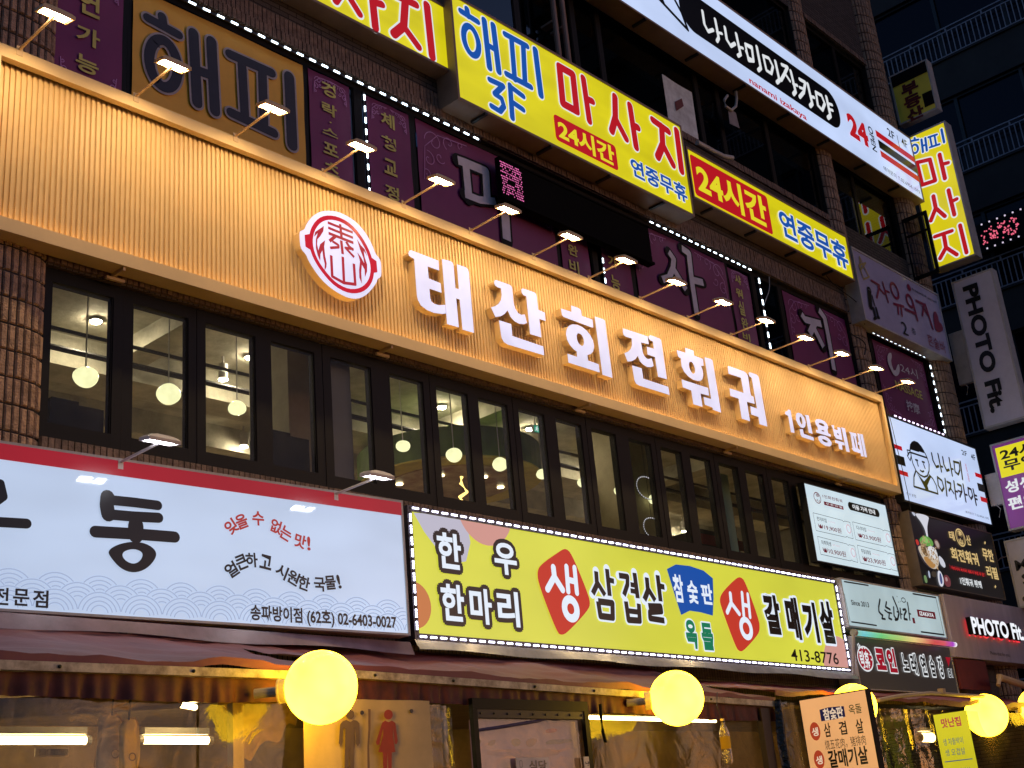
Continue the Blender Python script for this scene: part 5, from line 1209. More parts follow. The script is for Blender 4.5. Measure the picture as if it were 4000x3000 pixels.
p0, p1 = K1.p('ci', 885, 570), K1.p('ci', 1125, 692); m = MB(); m.rect(K1, p0[0], p1[0], p1[1] + .0, p0[1] - .0, .003); q0, q1 = K1.p('ci', 828, 672), K1.p('ci', 870, 745); m.rect(K1, q0[0], q1[0], q1[1], q0[1], .003); lb3 = part('label', m, DR, sk)
m = MB(); m.text(K1, 'IZAKAYA', (p0[0] + .06, p1[1] + .022), (p1[0] - .06, p1[1] + .022), (p0[0] + .06, p0[1] - .022), .0055, .03); part('lettering', m, WHT, lb3)
KB = lit('charcoal_lightbox', (40, 38, 40), .6, gloss=.4, base=(.03, .03, .03, 1))
a_ = K1.p('ci', 85, 895)
so_ = lightbox('karaoke_sign', 'dark karaoke sign with red and white outlined letters under a rainbow tube', 'sign', K1, (a_[0], 17.56, 3.12, 3.78), KB, casing=CASEW, depth=.28, border=.012)
REDK = lit('carmine_film', (166, 26, 44), .8, sample=False)
for ch, a, b, c_, d in (('코', 355, 1045, 520, 1325), ('인', 490, 1045, 655, 1355)): outlined(so_, K1, 'ci', ch, a, b, c_, d, REDK, WHT, .06, .11)
for ch, a, b, c_, d in (('노', 690, 1115, 800, 1335), ('래', 790, 1115, 910, 1375), ('연', 912, 1130, 1025, 1390), ('습', 1028, 1150, 1130, 1400), ('장', 1130, 1155, 1235, 1415), ('B1', 1268, 1305, 1335, 1410)): outlined(so_, K1, 'ci', ch, a, b, c_, d, INK, WHT, .03, .1)
m = MB(); m.poly(K1, ell(K1, 'ci', 250, 1180, 92, 150), .003); m.poly(K1, pp(K1, 'ci', [(1238,1158),(1302,1165),(1280,1280)]), .004); em = part('emblem', m, REDK, so_)
m = MB(); m.stroke2(K1, ell(K1, 'ci', 250, 1180, 92, 150), .02, .0042, closed=True); m.tx(K1, 'ci', '락휴', 165, 1075, 318, 1300, n=.0055, off=.03); m.stroke2(K1, pp(K1, 'ci', [(165,990),(172,1012),(185,1015),(175,1030),(165,1045),(160,1020),(152,1010),(165,990)]), .012, .004)
for (a, b) in ((210,1050),(240,1050),(310,1130),(325,1190),(235,1285),(262,1275),(300,1260)): m.poly(K1, ell(K1, 'ci', a, b, 8, 12, 10), .0052)
part('lettering', m, WHT, em)
# rainbow tube
rb_, nt, bb = nodes('rainbow_tube'); tcn = nt.nodes.new('ShaderNodeTexCoord'); sxn = nt.nodes.new('ShaderNodeSeparateXYZ'); L(nt, tcn.outputs['Object'], sxn.inputs[0])
ta_, tb_ = at_y('ci', 130, 858, -.42), at_y('ci', 1360, 1005, -.42)
mrn = nt.nodes.new('ShaderNodeMapRange'); mrn.inputs['From Min'].default_value = 0; mrn.inputs['From Max'].default_value = tb_[0] - ta_[0]; L(nt, sxn.outputs['X'], mrn.inputs['Value'])
crn = nt.nodes.new('ShaderNodeValToRGB'); cr = crn.color_ramp
for p_, c_ in ((.06, (90, 190, 200)), (.22, (80, 190, 110)), (.40, (150, 190, 100)), (.55, (215, 190, 120)), (.68, (200, 110, 90)), (.75, (190, 40, 60)), (.86, (200, 70, 90)), (.96, (150, 30, 190))):
    e = cr.elements.new(p_); e.color = lin(c_)
cr.elements[0].color = lin((120, 190, 170))
L(nt, mrn.outputs[0], crn.inputs[0]); L(nt, crn.outputs[0], bb.inputs['Emission Color']); bb.inputs['Emission Strength'].default_value = 1.0; bb.inputs['Base Color'].default_value = (.3, .3, .3, 1)
rt = thing('rainbow_light_tube', 'glowing rainbow coloured light tube above the dark karaoke sign', 'light tube', ta_)
m = MB(); m.tube([ta_, tb_], .034, 12); part('tube', m, rb_, rt, True)
m = MB(); m.tube([ta_ - Vector((.06, 0, 0)), ta_ - Vector((.0005, 0, 0))], .042, 12); m.tube([ta_ + Vector((-.05, .0, -.02)), ta_ + Vector((-.05, .1, -.5))], .02, 8); part('end_cap', m, CASEW, rt)
G1 = Plane(y=-.35)
PG = paint('grey_lilac_cladding', (196, 180, 188), rough=.45, dirt=.2, scale=1.2, stretch=(4, 1, .5))
sg = thing('photo_shop_fascia', 'grey fascia with raised white latin letters glowing red behind', 'sign', (19, -.2, 3.65))
m = MB(); m.box(G1, 17.58, 18.40, 3.64, 4.53, -.3, 0); m.box(G1, 18.404, 23.5, 3.64, 4.5305, -.3, .0); part('fascia_panel', m, PG, sg)
G2 = Plane(y=-.47); p0, p1 = G2.p('ci', 1545, 650), G2.p('ci', 2262, 985); pz0 = G2.p('ci', 1570, 868)[1]; pz1 = G2.p('ci', 1548, 655)[1]
m = MB(); m.text(G2, 'PHOTO Fit.', (p0[0], pz0), (G2.p('ci', 2225, 960)[0], pz0), (p0[0], pz1), -.0008, .035, back=-.075); part('letter_side', m, BLACK, sg)
m = MB(); m.text(G2, 'PHOTO Fit.', (p0[0], pz0), (G2.p('ci', 2225, 960)[0], pz0), (p0[0], pz1), .0, .035); part('letter_face', m, lit('bright_white_letter', (235, 238, 245), 1.1, sample=False), sg)
m = MB(); m.text(G2, 'PHOTO Fit.', (p0[0] + .02, pz0 - .02), (G2.p('ci', 2225, 960)[0] + .02, pz0 - .02), (p0[0] + .02, pz1 - .02), -.085, .03); part('red_backlight', m, lit('red_backlight', (255, 60, 70), 1.1), sg)
m = MB(); m.tx(G1, 'ci', 'Photo that fits you.', 1790, 1085, 2045, 1170, off=.0, n=.003); part('lettering', m, paint('grey_lettering_small', (60, 56, 62)), sg)
from mathutils import noise as MN
# ================================================================== SECOND FLOOR ROOM CONTENTS
PEND = lit('pendant_glass', (236, 236, 184), 1.3, gloss=.2, vary=.12, vscale=9)
DOWN = lit('downlight_lens', (255, 238, 204), 560.0)
pend = [('t01', 555, 785, 48), ('t01', 1093, 895, 45), ('t01', 1537, 985, 36), ('t11', 953, 1232, 30.5), ('t11', 1283, 1290, 33), ('t11', 1582, 1350, 31), ('wi', 1415, 912, 27), ('wi', 1765, 985, 25), ('wi', 2080, 1055, 23), ('w2', 385, 880, 22), ('w2', 715, 960, 21), ('w2', 1610, 1160, 12)]
names = ['first', 'second', 'third', 'sixth', 'seventh', 'eighth', 'ninth', 'tenth', 'eleventh', 'twelfth', 'thirteenth', 'seventeenth']
for k, (w, a, b, r) in enumerate(pend):
    y = 1.5 if k < 11 else 4.0
    p = at_y(w, a, b, y); d = (p - CAM).length; R_ = r * d / FPX * .92
    ph = k * 1.7
    o = thing('pendant_lamp', 'glowing pebble shaped pendant lamp seen through the %s pane from the left' % names[k], 'pendant lamp', p, 'pendant lamps in the second floor room')
    m = MB(); m.sphere(p, R_, 24, 14, fn=lambda q, ph=ph: Vector((q[0] * (1.08 + .08 * math.sin(2 * q[2] + ph)), q[1], q[2] * (.88 + .07 * math.sin(1.5 * q[0] + ph) + .05 * math.sin(ph))))); part('glass_shade', m, PEND, o, True)
    m = MB(); m.tube([(p[0], p[1], p[2] + R_ * .85), (p[0], p[1], RC - .02)], .006, 6); m.lathe((p[0], p[1], RC - .03), [(.05, 0), (.05, .028)], 12); part('cord', m, CASEW, o)
dl = [('t01', 622, 420, 0), ('t01', 495, 733, 1), ('t01', 868, 815, 1), ('t01', 1180, 890, 1), ('t01', 1447, 793, 1), ('t01', 1622, 655, 0), ('t01', 1580, 1228, 1), ('t11', 1203, 977, 0), ('wi', 1305, 518, 0), ('wi', 1985, 692, 0), ('wi', 2045, 1288, 1), ('w2', 525, 897, 1), ('w2', 955, 995, 1), ('w2', 685, 1190, 1), ('w2', 450, 1145, 1), ('w2', 20, 1060, 1)]
wh = ['beside the cord of the first pendant', 'just left of the first pendant', 'at the left edge of the second pane', 'touching the second pendant', 'left of the third pendant cord', 'at the right edge of the third pane', 'low in the third pane', 'beside the seventh pendant cord', 'beside the green exit sign', 'high in the eleventh pane',
      'low in the eleventh pane', 'below the ring reflections on the right', 'in the fourteenth pane', 'low in the thirteenth pane', 'inside the lower reflected ring of lights', 'low beside the left of the ring reflections']
for k, (w, a, b, cyl) in enumerate(dl):
    p = at_z(w, a, b, RC - .02) if not cyl else at_z(w, a, b, RC - .26)
    if p[1] > 5.2 or p[1] < .4: p = at_y(w, a, b, 4.5)
    o = thing('ceiling_spotlight', 'small bright ceiling spotlight ' + wh[k], 'spotlight', p, 'ceiling spotlights in the second floor room')
    r = .05; m = MB()
    if cyl: m.lathe((p[0], p[1], p[2] - .01), [(r, 0), (r, .17), (.012, .175), (.012, max(.2, RC - p[2]))], 14)
    else: m.lathe((p[0], p[1], p[2] - .005), [(r * 1.25, 0), (r * 1.25, .02)], 14)
    part('housing', m, CASEW, o); m = MB(); m.lathe((p[0], p[1], p[2] - .018), [(r * .9, 0), (r * .9, .006)], 14); part('lens', m, DOWN, o)
# green cloud shaped ceiling drum with yellow light painted on its soffit
p = at_y('wi', 640, 900, 3.6)
p = at_y('wi', 640, 900, 2.75)
dr = thing('ceiling_drum', 'green yellow-lit round ceiling canopy with small lights seen through the sixth to eighth panes', 'ceiling canopy', (p[0], 2.75, p[2]))
c = at_y('wi', 620, 985, 2.75); rx = 1.15; m = MB()
m.lathe((c[0], 2.75, c[2] + .0), [(rx, 0), (rx, .36)], 48); part('green_band', m, paint('moss_green', (86, 112, 40), rough=.6), dr)
m = MB(); m.lathe((c[0], 2.75, c[2] - .02), [(rx * 1.0, 0), (rx, .018)], 48); part('yellow_lit_soffit', m, paint('yellow_lit_soffit', (188, 170, 60), rough=.6), dr)
m = MB(); m.lathe((c[0], 2.75, c[2] - .035), [(rx * .72, 0), (rx * .72, .014)], 48); part('speckled_disc', m, paint('speckled_disc', (190, 170, 130), rough=.3, dirt=.75, scale=3.0, dirtcol=(120, 60, 40)), dr)
for a, b in ((535, 925), (910, 938), (178, 1000), (1052, 1027)):
    q = at_z('wi', a, b, c[2] - .045); m = MB(); m.lathe((q[0], q[1], c[2] - .05), [(.045, 0), (.045, .012)], 12); part('soffit_light', m, lit('soffit_light', (255, 240, 190), 6), dr)
q = [at_y('wi', a, b, 2.0) for a, b in ((715, 935), (708, 990), (765, 1065), (700, 1110), (715, 1145))]
m = MB(); m.tube(q, .022, 8); single('zigzag_light', m, lit('warm_zigzag', (255, 214, 120), 2.5), 'warm zigzag light line in the seventh pane under the green canopy', 'light')
# exit sign
X1 = Plane(y=1.35); a_, b_ = X1.p('wi', 1335, 480), X1.p('wi', 1395, 562)
ex = thing('exit_sign', 'small green lit exit sign with a running figure in the ninth pane', 'sign', X1.w(a_[0], b_[1]))
m = MB(); m.box(X1, a_[0], b_[0], b_[1], a_[1], -.04, -.001); m.tube([X1.w((a_[0] + b_[0]) / 2, a_[1], -.02), X1.w((a_[0] + b_[0]) / 2, RC, -.02)], .01, 6); part('casing', m, CASEW, ex)
m = MB(); m.rect(X1, a_[0] + .008, b_[0] - .008, b_[1] + .008, a_[1] - .008, .001); part('panel', m, lit('exit_green', (30, 160, 130), .9, sample=False), ex)
w_, h_ = b_[0] - a_[0], a_[1] - b_[1]
m = MB(); S_ = lambda pts, k: m.stroke2(X1, [(a_[0] + x * w_, b_[1] + y * h_) for x, y in pts], k * w_, .003)
S_([(.55, .78), (.56, .79)], .16); S_([(.5, .66), (.42, .45)], .14); S_([(.5, .64), (.68, .52)], .09); S_([(.46, .64), (.28, .56)], .09); S_([(.42, .45), (.6, .34), (.58, .18)], .1); S_([(.42, .45), (.32, .3), (.18, .28)], .1)
part('figure', m, WHT, ex)
# reflections of light rings across the street, built as glowing hoops behind the pane
RNG = lit('reflected_ring_lights', (226, 226, 236), .9, sample=False)
RP = Plane(y=.42)
for (w, a, b, rx, ry), lab in ((('w2', 315, 770, 100, 108), 'upper reflected ring of small white lights in the twelfth pane'), (('w2', 375, 1165, 92, 100), 'lower reflected ring of small white lights in the twelfth pane')):
    c0 = RP.p(w, a, b); o = thing('ring_light', lab, 'ring reflection', RP.w(*c0), 'reflected rings of small lights in the window')
    e1 = ell(RP, w, a, b, rx, ry, 60); m = MB(); m.tube([RP.w(*p_, 0) for p_ in e1] + [RP.w(*e1[0], 0)], .006, 6, False); part('hoop', m, DARKM, o)
    m = MB()
    for k in range(0, 60, 2):
        p_, q_ = e1[k], e1[(k + 1) % 60]; m.stroke2(RP, [p_, q_], .014, .008, 'flat')
    part('reflected_beads', m, RNG, o)
    m = MB(); m.tube([RP.w(c0[0], max(p_[1] for p_ in e1), 0), RP.w(c0[0], RC, 0)], .003, 5); part('cord', m, DARKM, o)
# things standing on the window sill inside
def boxy(name, lab, cat, w, a0, b0, a1, b1, y, dep, mat, rows=None):
    p, q_ = at_y(w, a0, b0, y), at_y(w, a1, b1, y); m = MB(); o = thing(name, lab, cat, (p[0], y, 4.66))
    m.box3((p[0], y, 4.66), (q_[0], y + dep, p[2])); part('case', m, mat, o)
    m = MB(); m.box3((p[0] + .02, y + .02, p[2] + .0004), (p[0] + (q_[0] - p[0]) * .55, y + dep - .02, p[2] + .035)); part('top_tray', m, mat, o)
    return o
SHELF = MB(); SHELF.box3((4.0, WT + .002, 4.6), (17.0, .95, 4.655)); part('inner_sill', SHELF, paint('pale_sill', (150, 165, 160), rough=.5), bld)
boxy('equipment_box', 'black equipment box on the sill in the first pane', 'box', 't01', 325, 930, 670, 1130, .45, .3, BLACK)
boxy('equipment_box', 'black equipment box on the sill in the fourth pane', 'box', 't11', 95, 1140, 350, 1400, .45, .3, BLACK)
cool = boxy('drinks_cooler', 'dark red drinks cooler standing behind the fourteenth and fifteenth panes', 'cooler', 'w2', 850, 1190, 1240, 1400, 1.2, .6, paint('cooler_black', (40, 32, 32)))
p = at_y('w2', 850, 1200, 1.19); q_ = at_y('w2', 1235, 1130, 1.19); m = MB(); m.box3((p[0], 1.188, p[2] - .16), (q_[0], 1.1995, p[2] - .02)); part('header', m, paint('cooler_red', (130, 30, 34)), cool)
# poster and hanging things at the fourth floor windows
PP_ = Plane(y=.066); a_, b_ = PP_.p('t20', 975, 520), PP_.p('t20', 1200, 930)
po = thing('window_poster', 'pale poster with a dark red flag mark above the largest yellow sign', 'poster', PP_.w(a_[0], 10.62))
m = MB(); m.grid(lambda u, v: PP_.w(a_[0] + (13.6 - a_[0]) * u, 10.62 + (11.42 - 10.62) * v, .006 * math.sin(5 * u + 2 * v)), 8, 8); part('sheet', m, paint('poster_paper', (226, 232, 232), rough=.6, dirt=.35, scale=5), po, True)
m = MB(); m.poly(PP_, pp(PP_, 't20', [(1050,662),(1095,640),(1108,690),(1060,722)]), .014); part('flag_mark', m, paint('flag_red', (110, 40, 44)), po)
m = MB(); pts = [at_y('t20', a, b, -.12) for a, b in ((1395,620),(1375,650),(1385,690),(1420,715),(1450,690),(1455,640),(1450,590))]; m.tube(pts, .022, 8)
single('hose', m, CASEW, 'pale curled hose hanging below the long white sign', 'hose')
PX = Plane(y=-.1); m = MB(); m.poly(PX, pp(PX, 't20', [(1400,700),(1450,730),(1475,830),(1412,800)]), .0, -.006); single('hanging_card', m, paint('card', (150, 142, 146), dirt=.3), 'pale card hanging under the curled hose', 'card')
m = MB(); m.tube([at_y('iz', a, b, -.2) for a, b in ((668,880),(760,930),(830,965),(885,975))], .035, 10); single('white_pipe', m, CASEW, 'pale plastic pipe lying along the sill above the lower yellow sign', 'pipe')
m = MB()
for x in (10.32, 10.50): m.tube([(x, -.17, 10.0), (x, -.17, 11.7)], .035, 10); m.box3((x - .05, -.16, 10.9), (x + .05, .02, 10.93))
single('drain_pipes', m, CASE, 'pair of upright brown drain pipes rising behind the largest yellow sign', 'pipes')
# loose cables
CB = paint('cable_black', (18, 18, 18), rough=.6)
def cable(lab, pts, r=.008, it=2, mat=None):
    pts = [tuple(p) for p in pts]
    for _ in range(it):
        q = [pts[0]]
        for i in range(len(pts) - 1):
            a, b = Vector(pts[i]), Vector(pts[i + 1]); q += [tuple(a * .75 + b * .25), tuple(a * .25 + b * .75)]
        q.append(pts[-1]); pts = q
    m = MB(); m.tube(pts, r, 6); single('cable', m, mat or CB, lab, 'cable', None)
cable('thin black cable drooping across the tiled column below the hand drawn sign', [at_y('ba', a, b, -.16) for a, b in ((1655,480),(1700,540),(1800,620),(1910,700),(1960,760),(1985,900))])
cable('black cable bundle looping over the tiled column beside the last big purple banner', [at_y('ba', a, b, -.18) for a, b in ((1850,960),(1890,1000),(1960,1030),(2000,1080),(1985,1160))], .01)
cable('thin wire crossing the white lit sign with the chef head', [at_y('nm', a, b, -.26) for a, b in ((60,20),(110,130),(190,480),(260,760),(310,980),(350,1160),(375,1330))], .005)
cable('pale wire loop hanging in the unlit window beside the second light column', [at_y('ba', a, b, -.03) for a, b in ((1160,490),(1165,600),(1130,690),(1105,760),(1130,830))], .006, 2, CASEW)
cable('black cables hanging between the noodle sign and the yellow green grill sign', [at_y('t12', a, b, -.12) for a, b in ((965,-5),(990,120),(1020,260),(1015,420),(1000,560),(1005,700),(1000,800))], .012)
cable('black cable bundle above the menu board corner', [at_y('mn', a, b, -.08) for a, b in ((1590,280),(1640,320),(1630,380),(1650,430))], .012)
cable('curved pale conduit beside the food poster', [at_y('hp', a, b, -.1) for a, b in ((1500,830),(1540,780),(1620,770))], .01, 2, CASE)

# ================================================================== STREET LEVEL AWNINGS
SP = Plane(y=-1.5)
AWN = paint('maroon_awning_cloth', (128, 62, 62), rough=.55, dirt=.22, scale=2.0, bump=.25, bscale=14, spec=.5)
AWNR = paint('dark_red_awning_cloth', (136, 44, 50), rough=.5, dirt=.25, scale=2.5, bump=.25, bscale=14, spec=.5)
BAR = paint('cream_bar', (214, 196, 160), rough=.45, dirt=.35, scale=9, dirtcol=(120, 100, 70))
VAL = paint('rusty_brown_valance', (96, 44, 34), rough=.7, dirt=.5, scale=8)
GUT = paint('lavender_gutter_sheet', (150, 126, 134), rough=.3, dirt=.3, scale=5)
def canopy(name, label, x0, x1, zw, zb, mat, sag=.05, yb=-1.5, yw=-.05, seed=0, valance=True, bar=True, zslope=0.0):
    o = thing(name, label, 'awning', ((x0 + x1) / 2, yb, zb), 'maroon awnings along the stalls')
    def f(u, v):
        x = x0 + (x1 - x0) * u; y = yw + (yb - yw) * v; z = zw + (zb + zslope * (x - x0) - zw) * v
        z -= sag * math.sin(math.pi * v) * (.6 + .4 * math.cos(x * 2.1 + seed)); z += .06 * v * (1 - v * .6) * MN.noise(Vector((x * 1.6 + seed, y * .7, 0))) * 2
        z += .02 * MN.noise(Vector((x * 5 + y * 4, y * 2.5 - x, seed)))
        return Vector((x, y, z))
    m = MB(); m.grid(f, int((x1 - x0) * 14), 26); part('canopy', m, mat, o, True)
    # front hem
    m = MB(); m.grid(lambda u, v: f(u, 1) + Vector((0, -.012 - .006 * math.sin(40 * u), -.05 * v - .012 * v * math.sin(u * (x1 - x0) * 3 + seed))), int((x1 - x0) * 10), 3); part('hem', m, mat, o, True)
    if bar:
        m = MB(); zz = lambda x: zb + zslope * (x - x0) - .045
        N_ = 24
        for i in range(N_):
            xa, xb = x0 + (x1 - x0) * i / N_, x0 + (x1 - x0) * (i + 1) / N_; za, zb2 = zz(xa), zz(xb)
            m.add([(xa, yb - .03, za - .05), (xb, yb - .03, zb2 - .05), (xb, yb + .03, zb2 - .05), (xa, yb + .03, za - .05), (xa, yb - .03, za), (xb, yb - .03, zb2), (xb, yb + .03, zb2), (xa, yb + .03, za)], [[0, 3, 2, 1], [4, 5, 6, 7], [0, 1, 5, 4], [2, 3, 7, 6]])
        m.box3((x0 - .004, yb - .031, zz(x0) - .051), (x0 - .0005, yb + .031, zz(x0) + .001)); m.box3((x1 + .0005, yb - .031, zz(x1) - .051), (x1 + .004, yb + .031, zz(x1) + .001))
        part('front_bar', m, BAR, o)
        m = MB(); rr = random.Random(seed)
        for i in range(int((x1 - x0) * 1.3)):
            x = x0 + .3 + i / 1.3 + rr.random() * .3
            if x < x1 - .1: m.sphere((x, yb - .034, zz(x) - .025), .011, 8, 6)
        part('bolts', m, DARKM, o)
    if valance:
        def g_(u, v):
            x = x0 + (x1 - x0) * u; w_ = math.sin(x * 55 + 2 * math.sin(x * 7)) * .5 + math.sin(x * 31 + seed) * .5
            return Vector((x, yb + .02 + .018 * w_ * (.3 + v), zb + zslope * (x - x0) - .096 - (.135 + .01 * math.sin(x * 3 + seed)) * v))
        m = MB(); m.grid(g_, int((x1 - x0) * 60), 4); part('valance', m, VAL, o, True)
    return o
zb0 = SP.p('s1', 0, 110)[1] + .045
canopy('awning', 'maroon awning under the white noodle shop sign with a cream front bar', .8, 5.35, 3.27, zb0, AWN, seed=1, zslope=.008)
canopy('awning', 'sagging maroon awning under the left half of the yellow green grill sign', 5.36, 10.72, 3.27, 2.862, AWN, seed=4, sag=.09, zslope=-.018)
canopy('awning', 'dark red awning running right of the hanging bottle to the photo shop', 10.74, 23.5, 3.16, 2.83, AWNR, seed=9, sag=.05, valance=False, bar=False, zslope=-.004)
m = MB(); m.grid(lambda u, v: Vector((-1 + 8.25 * u, -.27 - .05 * v, 3.30 - .10 * v + .012 * math.sin(u * 30) * v)), 80, 3); single('gutter_sheet', m, GUT, 'lavender plastic gutter sheet hanging under the white noodle shop sign', 'gutter', None, True)
m = MB(); m.grid(lambda u, v: Vector((7.3 + 7.4 * u, -.27 - .06 * v, 3.325 - .09 * v + .01 * math.sin(u * 26) * v)), 80, 3); single('gutter_sheet', m, mt('pale_gutter_sheet', paint, (150, 150, 160), rough=.2, dirt=.3, scale=5), 'pale plastic gutter sheet under the lit edge of the yellow green grill sign', 'gutter', None, True)
# globe lamps
GLB = lit('yellow_globe', (255, 200, 38), 14.0, gloss=.25, vary=.35, vscale=2.6)
FLG = paint('cream_flange', (206, 190, 160), rough=.4, dirt=.3, scale=12)
for w, a, b, r, R_, lab in (('s2', 1022, 340, 140, .22, 'biggest glowing yellow globe lamp in front of the noodle shop awning'), ('s4', 672, 350, 104, .22, 'glowing yellow globe lamp above the hanging water bottle'), ('s5', 745, 355, 86, .22, 'glowing globe lamp half hidden behind the orange menu board'),
                         ('s5', 1885, 430, 80, .25, 'glowing yellow globe lamp behind the clear sheet at the right'), ('s5', 2318, 350, 66, .22, 'glowing globe lamp cut by the right edge')):
    o_ = W[w]; c_ = Vector((o_[0] + a * o_[2] - 2000, o_[1] + b * o_[2] - 1500, FPX)); dist = R_ * c_.length / r * .985
    p = CAM + ray(w, a, b).normalized() * dist
    o = thing('globe_lamp', lab, 'globe lamp', p, 'yellow globe lamps along the awnings')
    m = MB(); m.sphere(p, R_, 40, 24); part('glass_globe', m, GLB, o, True)
    m = MB(); d = Vector((-.62, .78, .0)); base = p + d * (R_ + .03)
    m.tube([p + d * (R_ * .95), base], [.075, .07], 16); m.tube([base, base + d * .012], .075, 18); m.tube([base + d * .012, base + d * .16], .03, 10)
    part('mount', m, FLG, o)
# ------------------------------------------------------------------ stall fronts and what is seen through them
VIN = glass('clear_vinyl', tint=(.93, .86, .70, 1), fac=.03, rough=.08, milk=.08, milkcol=(.62, .50, .30, 1), bump=.16, bscale=4, grime=.10, top=.4)
VIND = glass('crumpled_clear_vinyl', tint=(.86, .80, .68, 1), fac=.06, rough=.06, milk=.09, milkcol=(.7, .6, .4, 1), bump=.35, bscale=5, grime=.15, top=.6)
def vinyl(lab, x0, x1, y, z0, z1, mat=VIN, amp=.02, freq=3.0, grp='clear vinyl sheets of the stalls', drape=0.0):
    m = MB(); m.grid(lambda u, v: Vector((x0 + (x1 - x0) * u, y + amp * math.sin(freq * (x0 + (x1 - x0) * u) * 2 + 3 * v) * (1 - v * .5) + drape * .03 * MN.noise(Vector((u * 12, v * 2, x0))), z0 + (z1 - z0) * v)), int(max(8, (x1 - x0) * 26)), 14)
    return single('vinyl_sheet', m, mat, lab, 'vinyl sheet', grp, True)
vinyl('clear vinyl sheet in front of the hanging bags', 1.0, 4.40, -1.44, .2, 2.66)
vinyl('clear vinyl sheet over the restroom banner', 4.42, 6.40, -1.44, .2, 2.67)
vinyl('clear vinyl sheet beside the hanging bottle', 8.02, 10.62, -1.44, .2, 2.68)
vinyl('crumpled clear vinyl flap between the restroom banner and the door panel', 6.05, 6.46, -1.5, .2, 2.60, VIND, .03, 12, drape=1)
vinyl('crumpled clear vinyl flap left of the orange menu board', 10.74, 11.55, -1.5, .2, 2.72, VIND, .04, 9, drape=1)
vinyl('clear vinyl curtain with hanging folds right of the orange menu board', 11.6, 14.3, -1.5, .2, 2.70, VIND, .03, 6, drape=1)
vinyl('clear vinyl sheet at the far right end', 14.32, 20.0, -1.5, .2, 2.70, VIN)
# posts and door
def post(lab, x0, x1, y, z0, z1, mat, name='post'):
    m = MB(); m.box3((x0, y - .03, z0), (x1, y + .03, z1)); return single(name, m, mat, lab, 'post')
YP = paint('cream_post', (200, 176, 120), rough=.5, dirt=.25)
pA = at_y('s2', 405, 600, -1.2); post('cream upright post left of the biggest globe lamp', pA[0] - .04, pA[0] + .04, -1.2, .13, 2.63, YP)
pA = at_y('s4', 1640, 700, -1.47); post('dark wood post right of the hanging bottle', pA[0] - .09, pA[0] + .05, -1.47, .13, 2.66, paint('dark_wood', (58, 40, 32), dirt=.4))
pA = at_y('s4', 1790, 800, -1.52); m = MB(); m.grid(lambda u, v: Vector((pA[0] - .06 + .12 * u + .02 * math.sin(v * 14), -1.56 + .03 * math.sin(u * 6 + v * 9), .13 + 2.6 * v)), 6, 40); single('zip_flap', m, mt('black_shiny_vinyl', paint, (10, 10, 11), rough=.18, dirt=.1, bump=.8, bscale=25), 'crinkled black zip flap beside the orange menu board', 'flap', None, True)
DP = Plane(y=-1.5); a_ = DP.p('s3', 180, 300); b_ = DP.p('s3', 1570, 410)
dg = thing('door_panel', 'black framed clear door panel with a faded poster and small white plates', 'door', DP.w(a_[0], .2))
x0, x1, zt_ = a_[0], DP.p('s3', 1640, 700)[0], (a_[1] + DP.p('s3', 1560, 300)[1]) / 2
m = MB(); m.box(DP, x0, x1, zt_ - .075, zt_, -.02, .02); m.box(DP, x0, x0 + .045, .2, zt_ - .0755, -.02, .02); m.box(DP, x1 - .05, x1, .2, zt_ - .0755, -.02, .02); part('frame', m, BLACK, dg)
m = MB(); m.box(DP, x0 + .0455, x1 - .0505, zt_ - .135, zt_ - .0757, -.012, .012); part('rivet_band', m, paint('brown_band', (48, 36, 32), dirt=.4), dg)
m = MB()
for k in range(9):
    s = x0 + .08 + (x1 - x0 - .16) * k / 8; m.sphere(DP.w(s, zt_ - .105, .013), .009, 8, 6)
part('rivets', m, DARKM, dg)
POS = paint('faded_poster', (206, 170, 160), rough=.5, dirt=.3, scale=3, dirtcol=(126, 110, 140))
m = MB(); m.rect(DP, x0 + .05, x1 - .055, .25, zt_ - .14, -.08); ps = part('poster', m, POS, dg)
m = MB()
for pts, col in (([(770,770),(860,755),(900,790),(880,850),(800,860)], (140, 120, 80)), ([(950,780),(1040,750),(1110,770),(1060,850),(980,870)], (160, 110, 90)), ([(1180,830),(1250,770),(1380,770),(1520,760),(1530,800),(1350,830)], (120, 110, 90)), ([(300,850),(360,760),(420,780),(380,850)], (110, 90, 80)), ([(480,840),(520,780),(600,770),(560,850)], (120, 90, 80)), ([(1200,640),(1340,628),(1345,680),(1210,695)], (190, 70, 60)), ([(480,890),(1420,880),(1330,990),(480,980)], (170, 130, 130))):
    mm = MB(); mm.poly(DP, smooth(pp(DP, 's3', pts), 1, True), -.076); part('poster_print', mm, mt('pp_%d_%d' % col[:2], paint, col, dirt=.4, scale=12), ps)
m = MB(); VG = DP.p('s3', 215, 690); m.rect(DP, x0 + .046, x1 - .051, .2, zt_ - .136, -.02); part('pane', m, glass('door_vinyl', tint=(.9, .84, .9, 1), fac=.06, rough=.08, milk=.10, milkcol=(.6, .5, .6, 1), bump=.08, bscale=4, top=.4), dg)
m = MB(); m.tube([DP.w(*DP.p('s3', a, b), -.012) for a, b in ((215,680),(600,625),(1000,560),(1150,520),(1280,530))], .012, 8); part('strap', m, paint('violet_strap', (70, 56, 100)), dg)
m = MB(); c_, d_ = DP.p('s3', 730, 1012), DP.p('s3', 1165, 1300); m.box(DP, c_[0], d_[0], d_[1], c_[1], .002, .008); pl_ = part('plate', m, paint('white_plate', (222, 206, 200)), dg)
